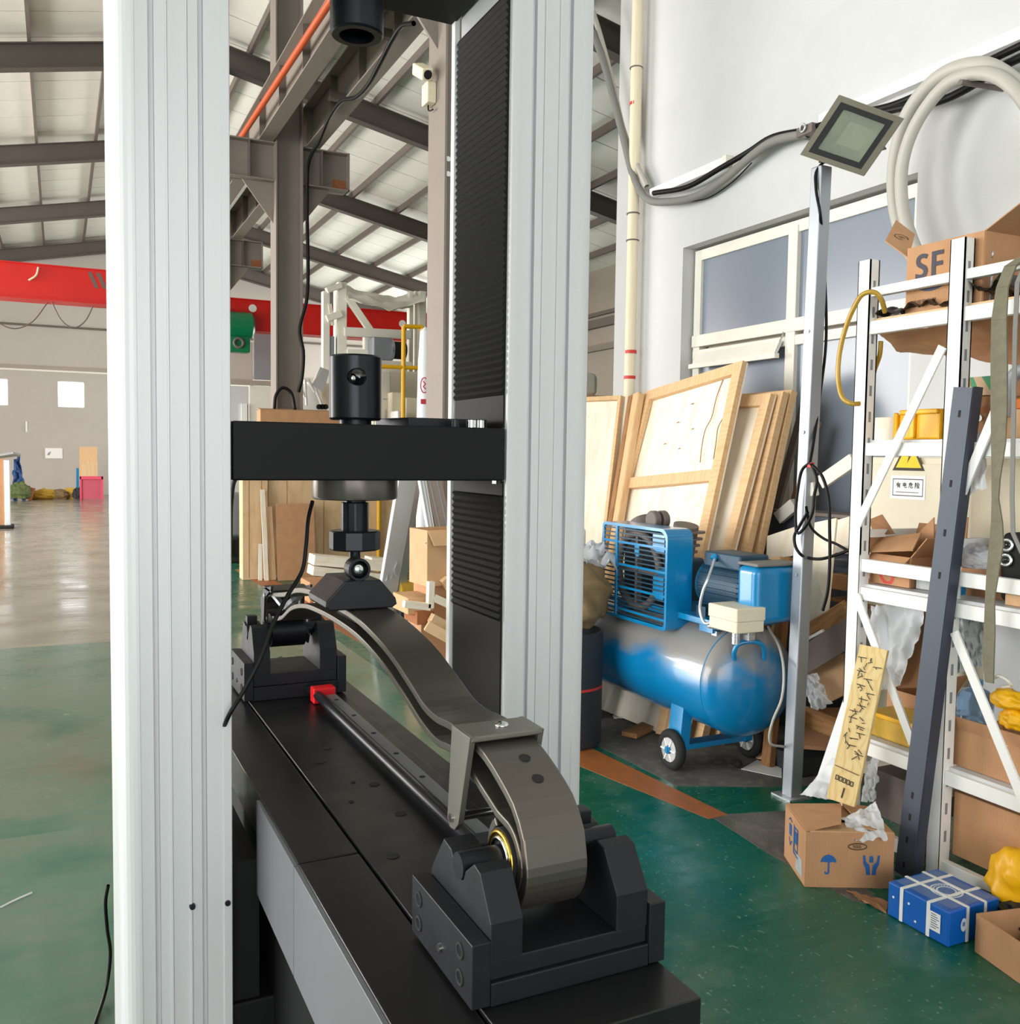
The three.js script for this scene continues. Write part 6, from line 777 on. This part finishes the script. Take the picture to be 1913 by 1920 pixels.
{ // wrapped aluminium profiles leaning on the near column, cartons and scrap at its foot
  const L = (x, y, Z) => oZ(x, y, Z), Zt = -6.4, Zb = -7.0;
  const pr = (xt, xb, yb, w, d, m, lb, n = 'aluminium_profile', zt = Zt, zb = Zb) => { const a = L(xt, 905, zt), b = L(xb, yb, zb), k = a.y / (a.y - b.y), f = lerp(a, b, Math.min(k, 1.4)), u = a.clone().addScaledVector(a.clone().sub(b), 0.3); const t = T(n, lb, 'profile', f); P('profile', bar(f, u, w, d, V(1, 0, 0), 0.004), m, t); for (const s of [-0.25, 0.2]) P('groove', bar(f.clone().add(V(s * w, 0, d / 2 + 0.001)), u.clone().add(V(s * w, 0, d / 2 + 0.001)), w * 0.1, 0.004, V(1, 0, 0)), M.midGrey, t); return t; };
  pr(762, 722, 1136, 0.14, 0.06, M.lightGrey, 'wide film-wrapped grey profile leaning behind the loading nose, leftmost'); pr(780, 748, 1136, 0.06, 0.05, M.alu, 'slim grey aluminium profile leaning right of the wide wrapped one'); pr(792, 806, 985, 0.05, 0.04, M.alu, 'short grey profile leaning the other way behind the torn carton', 'aluminium_profile', -6.0, -5.93); pr(812, 830, 985, 0.12, 0.03, M.steel, 'brown grey board leaning beside the near column base', 'leaning_board', -6.0, -5.93);
  S('wrap_film', 'bluish wrapping film around the leaning grey profiles', 'film', crumple(L(742, 930, -6.55), L(772, 905, -6.4), L(742, 1080, -6.8), L(718, 1090, -6.85), 0.03, 6), M.film);
  const cz = -5.7; const { t } = carton('torn_carton', 'torn brown carton with flaps, beside the near column and the bellows', V(L(820, 1000, cz).x, 0.66, cz), 0.27, 0.36, 0.26, 0.1, [['f', -0.9, 0.12], ['r', 0.6, 0.1]], M.cardPale); const q = L(818, 1018, cz + 0.135); print('carton_print', 0.16, 0.03, (x, v) => { x.fillStyle = '#5a4636'; x.fillRect(0.05, v * 0.4, 0.9, v * 0.2); x.fillRect(0.45, v * 0.3, 0.35, v * 0.4); }, V(q.x, q.y, cz + 0.14), V(1, 0, 0.1), V(0, 1, 0), t, 96);
  const bxs = (lb, x0, y0, x1, y1, Z, d, m, n = 'scrap_carton') => { const a = L(x0, y0, Z), b = L(x1, y1, Z); S(n, lb, 'box', bx(a.x, b.x, Math.max(0.003, b.y), a.y, Z - d, Z, 0.006), m); };
  bxs('low carton with a dark slot, under the torn carton', 765, 1122, 812, 1150, -5.6, 0.3, M.cardPale); bxs('brown carton under the torn carton, next to the bellows', 800, 1060, 856, 1120, -5.72, 0.25, M.card); bxs('reddish carton low in the scrap pile', 782, 1148, 815, 1170, -5.55, 0.25, M.rust); bxs('bottom brown carton of the scrap pile at the near column', 790, 1120, 856, 1285, -5.72, 0.26, M.card);
  const bm = (a, b, w, d, m, lb) => S('scrap_batten', lb, 'batten', bar(L(...a), L(...b), w, d, V(0, 1, 0), 0.003), m);
  bm([757, 1132, -5.5], [806, 1138, -5.5], 0.045, 0.05, M.ply, 'pale batten lying across the front of the scrap pile'); bm([808, 1090, -5.5], [806, 1140, -5.5], 0.04, 0.05, M.ply, 'upright pale batten joined to the lying one in the scrap pile'); bm([808, 1158, -5.5], [852, 1182, -5.5], 0.06, 0.06, M.plyTan, 'tan batten sloping down to the right in the scrap pile'); bm([812, 1120, -5.5], [856, 1140, -5.5], 0.05, 0.05, M.ply, 'short pale batten beside the bellows in the scrap pile'); bm([800, 1172, -5.5], [850, 1200, -5.45], 0.07, 0.05, M.plyTan, 'lowest tan batten of the scrap pile'); bm([832, 1085, -5.5], [848, 1108, -5.5], 0.05, 0.06, M.cardPale, 'small wood block on the scrap pile next to the bellows');
  const d = L(775, 1108, -6.9), dt = T('yellow_drum', 'small yellow drum lying behind the scrap battens', 'drum', V(d.x, 0, d.z)); P('shell', cy(V(d.x - 0.12, d.y, d.z), V(d.x + 0.1, d.y, d.z), 0.09, 0.09, 28), M.yellowDirty, dt); P('stand', [bx(d.x - 0.12, d.x - 0.04, 0, d.y, d.z - 0.06, d.z + 0.06), bx(d.x + 0.02, d.x + 0.1, 0, d.y, d.z - 0.06, d.z + 0.06)], M.darkBin, dt);
  S('black_scrap', 'dark heap of scrap metal between the leaning profile and the torn carton', 'scrap', lump(L(775, 1045, -7.2), 0.12, 0.13, 0.14, 0.4, 3, 2.8), M.darkBin);
}
{ // white test frame, yellow guard rail, wrapped roll, packed machines
  const Z = -13.6, f = (x, y, z = Z) => oZ(x, y, z), t = T('white_machine', 'tall off-white steel frame of another machine, behind the black lower grip', 'frame', [f(700, 700).x, 0, Z]), m = M.offwhite;
  const up = (x0, x1, yt, z) => { const a = oZ(x0, yt, z), b = oZ(x1, yt, z); P('upright', bx(a.x, b.x, 0, a.y, z - 0.12, z, 0.01), m, t); };
  up(606, 619, 545, Z); up(629, 634, 540, Z - 0.3); up(634, 651, 528, Z); up(684, 698, 620, Z); up(768, 776, 545, Z); up(778, 783, 545, Z - 0.1); up(787, 800, 545, Z);
  const hb = (x0, y0, x1, y1, w, z = Z) => P('cross_beam', bar(f(x0, y0, z), f(x1, y1, z), w, 0.1, V(0, 1, 0), 0.008), m, t);
  hb(612, 598, 640, 588, 0.1); hb(645, 622, 770, 628, 0.13); hb(650, 662, 700, 662, 0.1); hb(612, 545, 640, 535, 0.08);
  P('brace', bar(f(651, 556), f(696, 622), 0.1, 0.08, V(1, 0, 0), 0.008), m, t); P('brace', bar(f(618, 570), f(624, 610), 0.05, 0.05, V(1, 0, 0)), m, t);
  P('dark_unit', bx(f(618, 630).x, f(628, 630).x, f(620, 668).y, f(620, 630).y, Z - 0.2, Z - 0.02), M.midGrey, t);
  S('dust_cover', 'sagging off-white dust cover over the top of the white frame', 'cover', crumple(f(645, 528, -13.9), f(800, 548, -13.9), f(795, 566, -13.2), f(655, 562, -13.2), 0.05, 4, 20, 2, 0.1), M.offwhite);
  const mg = f(727, 655), mt = T('motor_unit', 'dark motor with grey fittings on the white frame', 'motor', [mg.x, mg.y - 0.22, Z + 0.1]); P('bed', bx(f(690, 675).x, f(752, 675).x, mg.y - 0.28, mg.y - 0.22, Z - 0.1, Z + 0.5), m, mt); P('housing', bx(mg.x - 0.32, mg.x - 0.02, mg.y - 0.2, mg.y + 0.14, Z, Z + 0.3, 0.03), M.midGrey, mt); P('motor', cy(V(mg.x, mg.y - 0.03, Z + 0.2), V(mg.x + 0.2, mg.y - 0.03, Z + 0.2), 0.13, 0.13, 24), M.rubber, mt); P('flange', cy(V(mg.x - 0.04, mg.y - 0.03, Z + 0.2), V(mg.x, mg.y - 0.03, Z + 0.2), 0.16, 0.16, 24), M.galv, mt); P('post', bx(f(690, 690).x, f(752, 690).x, 0, mg.y - 0.285, Z - 0.05, Z + 0.3), M.offwhite, mt);
  const y0 = -11.2, r = T('guard_rail', 'yellow guard rail standing right of the black lower grip', 'rail', [f(757, 700, y0).x, 0, y0]), A = f(757, 612, y0), B = f(792, 613, y0), C = f(712, 687, y0), D = f(788, 690, y0); P('post', cy(V(A.x, 0, y0), A, 0.028), M.yellowRail, r); P('top_rail', cy(A, B, 0.028), M.yellowRail, r); P('mid_rail', cy(C, D, 0.026), M.yellowRail, r); P('post', cy(V(B.x, 0, y0), B, 0.028), M.yellowRail, r); P('post', cy(V(C.x, 0, y0), C, 0.026), M.yellowRail, r);
  const wz = -8.6, w0 = f(786, 800, wz), w1 = f(805, 640, wz), wt = T('wrapped_roll', 'tall white film-wrapped roll with red print, beside the near column', 'roll', [w1.x, 0, wz]); P('roll', lathe([[0, 0], [0.075, 0.01], [0.08, 0.4], [0.072, 1.2], [0.078, 1.8], [0.068, 2.4], [0.05, f(797, 612, wz).y - 0.05], [0, f(797, 612, wz).y]], [f(797, 700, wz).x, 0, wz], 24), M.foam, wt);
  const pc = f(796, 733, wz + 0.085); print('red_print', 0.1, 0.3, (x, v) => { x.strokeStyle = '#c8394b'; x.lineWidth = 0.1; x.beginPath(); x.ellipse(0.5, v * 0.32, 0.36, v * 0.24, 0, 0, 7); x.stroke(); stroke(x, [[0.4, v * 0.2], [0.6, v * 0.28], [0.4, v * 0.36], [0.62, v * 0.44]], 0.1, '#c8394b'); x.fillStyle = '#c8394b'; x.fillRect(0.15, v * 0.76, 0.6, v * 0.16); }, pc, V(1, 0, 0.25), V(0, 1, 0), wt, 96);
  const pk = (lb, x0, x1, y, z, m2, n = 'packed_machine') => { const a = f(x0, y, z), b = f(x1, y, z), q = T(n, lb, 'machine', [(a.x + b.x) / 2, 0, z]); P('body', bx(a.x, b.x, 0, a.y, z - 0.3, z, 0.02), m2, q); P('seam', [bx(a.x + 0.03, b.x - 0.03, a.y * 0.85, a.y * 0.85 + 0.02, z, z + 0.006), bx((a.x + b.x) / 2 - 0.008, (a.x + b.x) / 2 + 0.008, 0.1, a.y * 0.8, z, z + 0.006)], M.greyBox, q); };
  pk('cream packed machine behind the yellow rail, left of its post', 715, 733, 695, -12.4, M.offwhite); pk('beige packed machine between the yellow rail and the white upright', 735, 755, 735, -12.2, M.beige); pk('pale packed machine right of the yellow rail post', 761, 786, 745, -12, M.beige); pk('tall beige packed machine farthest behind the yellow rail', 722, 792, 694, -12.9, M.beige); pk('low white packed part behind the yellow rail foot', 745, 752, 770, -11.7, M.white);
  const wp = T('white_instrument', 'white instrument with thin tubes beside the far column', 'instrument', [f(590, 760, -12.3).x, 0, -12.5]), F2 = (x, y) => f(x, y, -12.3); P('case', bx(F2(556, 760).x, F2(618, 760).x, 0, F2(590, 722).y, -12.8, -12.4, 0.02), M.white, wp); P('plate', slab(F2(585, 722), F2(600, 688), F2(618, 695), F2(606, 735), 0.03), M.lightGrey, wp); for (const [a, b, c, d] of [[586, 720, 603, 692], [578, 712, 590, 735], [560, 720, 572, 745], [572, 712, 575, 760], [592, 730, 606, 765]]) P('tube', cy(F2(a, b), F2(c, d), 0.02, 0.016, 8), M.white, wp); P('wheels', [597, 603, 609].map((x) => cy(F2(x, 763).add(V(0, 0, 0.02)), F2(x, 763).add(V(0, 0, 0.06)), 0.035, undefined, 12)), M.rubber, wp); P('pale_box', bx(F2(604, 740).x, F2(622, 740).x, F2(610, 765).y, F2(610, 718).y, -12.6, -12.35, 0.01), M.beige, wp);
  S('black_hose', 'black hose arching over the brown carton by the far column', 'hose', tb([f(514, 770, -11.38), f(518, 740, -11.38), f(530, 727, -11.38), f(545, 735, -11.38), f(554, 771, -11.38)], 0.02, 30, 8), M.cable);
  const gp = f(466, 640, -20), gt = T('partition_screen', 'grey partition screen under the green hoist, far back', 'panel', [gp.x, 0, -24]); const G = (x, y) => f(x, y, -24); P('panel', bx(G(428, 640).x, G(474, 640).x, G(450, 712).y, G(450, 640).y, -24.06, -24, 0.01), M.wallFar, gt); P('panel', bx(G(476, 616).x, G(512, 616).x, G(490, 712).y, G(490, 616).y, -24.06, -24, 0.01), M.midGrey, gt); P('rail', bx(G(428, 716).x, G(512, 716).x, G(470, 722).y, G(470, 713).y, -24.1, -23.95), M.wallSide, gt); P('white_panel', bx(G(428, 720).x, G(466, 720).x, 0, G(450, 724).y, -24.06, -24, 0.01), M.lightGrey, gt); P('white_panel', bx(G(468, 720).x, G(512, 720).x, 0, G(490, 724).y, -24.06, -24, 0.01), M.offwhite, gt);
  S('white_door_gap', 'narrow bright glazed strip between the pale far panels', 'glazing', bx(G(452, 760).x, G(463, 760).x, G(457, 800).y, G(457, 757).y, -23.99, -23.95), M.white);
}
{ // far left: things along the end wall
  const Z = -31.5, f = (x, y, z = Z) => oZ(x, y, z), fl = (x, z = Z) => f(x, 937, z).x;
  const t = T('display_board', 'tan display board in a grey frame with a dark foot, at the left edge', 'board', [oY(20, 990, 0).x, 0, oY(20, 990, 0).z]), z = oY(20, 990, 0).z, g = (x, y, k = 0) => oZ(x, y, z + k); P('board', bx(g(-30, 900).x, g(9, 900).x, 0.06, g(0, 860).y, z - 0.06, z), M.card, t); P('frame_post', bx(g(8, 900).x, g(19, 900).x, 0.05, g(0, 862).y, z - 0.06, z + 0.05, 0.01), M.alu, t); P('top_board', slab(g(-30, 858), g(25, 849), g(40, 853, -0.6), g(-20, 860, -0.6), 0.04), M.greyBox, t); P('foot', bx(g(-30, 990).x, g(26, 990).x, 0, 0.06, z - 0.3, z + 0.25, 0.02), M.rubber, t);
  const c = f(33, 900, -22.5); S('blue_tarp', 'blue patterned tarpaulin bundle beside the display board', 'tarpaulin', crumple(f(26, 858, -31.2), f(38, 855, -31.2), f(46, 937, -30.8), f(20, 937, -30.8), 0.12, 4, 18, 3), M.blueCloth); S('net_bag', 'dark heap with yellow strings at the foot of the blue bundle', 'bag', lump(f(38, 922, -30.6), 0.26, 0.26, 0.2, 0.25, 3), mottled('#5d6a3e', 0.4, 0.8, 0, 6)); S('red_bucket', 'dull red bucket leaning beside the blue bundle', 'bucket', cy(f(52, 936, -31), f(57, 914, -31), 0.11, 0.14, 20), M.rust);
  S('yellow_bag', 'yellow brown sack lying against the end wall', 'bag', lump(V(f(82, 930).x, 0.13, Z), 0.42, 0.17, 0.25, 0.2, 5, 2, -0.75), M.yellowDirty); S('brown_sack', 'brown sack lying between the yellow sack and the yellow box', 'bag', lump(V(f(112, 930).x, 0.12, Z), 0.26, 0.17, 0.25, 0.2, 8, 2, -0.75), M.sack); S('yellow_box', 'small yellow box against the end wall', 'box', bx(fl(122), fl(140), 0.001, 0.34, Z - 0.2, Z, 0.02), M.yellowDirty); S('black_bag', 'small black and white bag beside the pink crate', 'bag', lump(V(f(145, 930).x, 0.14, Z + 0.1), 0.12, 0.18, 0.1, 0.35, 9, 2.5, -0.75), M.darkBin);
  const tl = (n, lb, x0, x1, yt, zz, m) => S(n, lb, 'board', slab(V(fl(x0, zz), 0, zz + 0.15), V(fl(x1, zz), 0, zz + 0.15), V(f(x1, yt, zz - 0.1).x, f(x1, yt, zz - 0.1).y, zz - 0.1), V(f(x0, yt, zz - 0.1).x, f(x0, yt, zz - 0.1).y, zz - 0.1), 0.03), m);
  tl('wooden_board', 'tall orange brown board leaning on the end wall', 149, 182, 838, -32.3, M.pine); tl('plywood_board', 'shorter tan board in front of the tall one on the end wall', 153, 183, 865, -31.9, M.plyTan); tl('blue_strip', 'narrow blue strip standing left of the tall board', 143, 148, 878, -32.2, M.blue);
  const pc = T('pink_crate', 'pink plastic crate standing at the end wall', 'crate', [f(172, 937, -31).x, 0, -31]); const x0 = f(150, 937, -31).x, x1 = f(194, 937, -31).x, h = f(170, 893, -31).y; P('panel', bx(x0 + 0.03, x1 - 0.03, 0.01, h - 0.05, -31.03, -31), std('#c55a6b', 0.6), pc); P('frame', [bx(x0, x1, h - 0.1, h, -31.05, -30.95, 0.01), bx(x1 - 0.06, x1, 0, h, -31.05, -30.95, 0.01), bx(x0, x0 + 0.05, 0, h, -31.05, -30.95, 0.01)], M.pink, pc);
  const s = f(101, 850, -34.16); const st = T('wall_sign', 'small white sign on the end wall under the right window', 'sign', [s.x, s.y - 0.2, -34.17]); P('plate', bx(s.x - 0.26, s.x + 0.26, s.y - 0.17, s.y + 0.17, -34.19, -34.16, 0.01), M.white, st); P('mark', slab(V(s.x - 0.2, s.y - 0.06, -34.157), V(s.x - 0.13, s.y - 0.06, -34.157), V(s.x - 0.08, s.y + 0.06, -34.157), V(s.x - 0.16, s.y + 0.02, -34.157), 0.004), M.midGrey, st);
  const v = f(50, 800, -34.17); S('wall_strip', 'short white vertical strip on the end wall', 'strip', bx(v.x - 0.03, v.x + 0.02, v.y - 0.17, v.y + 0.17, -34.195, -34.17), M.white);
  // behind the end of the partition wall
  const k = oZ(1118, 700, -12), kb = T('wrapped_bale', 'white wrapped bale on a stack beyond the end of the white wall', 'bale', [k.x, 0, -12]); const K = (x, y) => oZ(x, y, -12); P('stack', bx(K(1085, 745).x, K(1146, 745).x, 0, K(1110, 746).y, -13, -12, 0.02), M.pineDark, kb); P('bale', bx(K(1085, 700).x, K(1131, 700).x, K(1110, 742).y, K(1110, 696).y, -12.9, -12.1, 0.1), M.offwhite, kb); P('board', bx(K(1085, 742).x, K(1140, 742).x, K(1110, 746).y, K(1110, 741).y, -12.95, -11.95), M.plyTan, kb);
}

renderer.render(scene, camera);
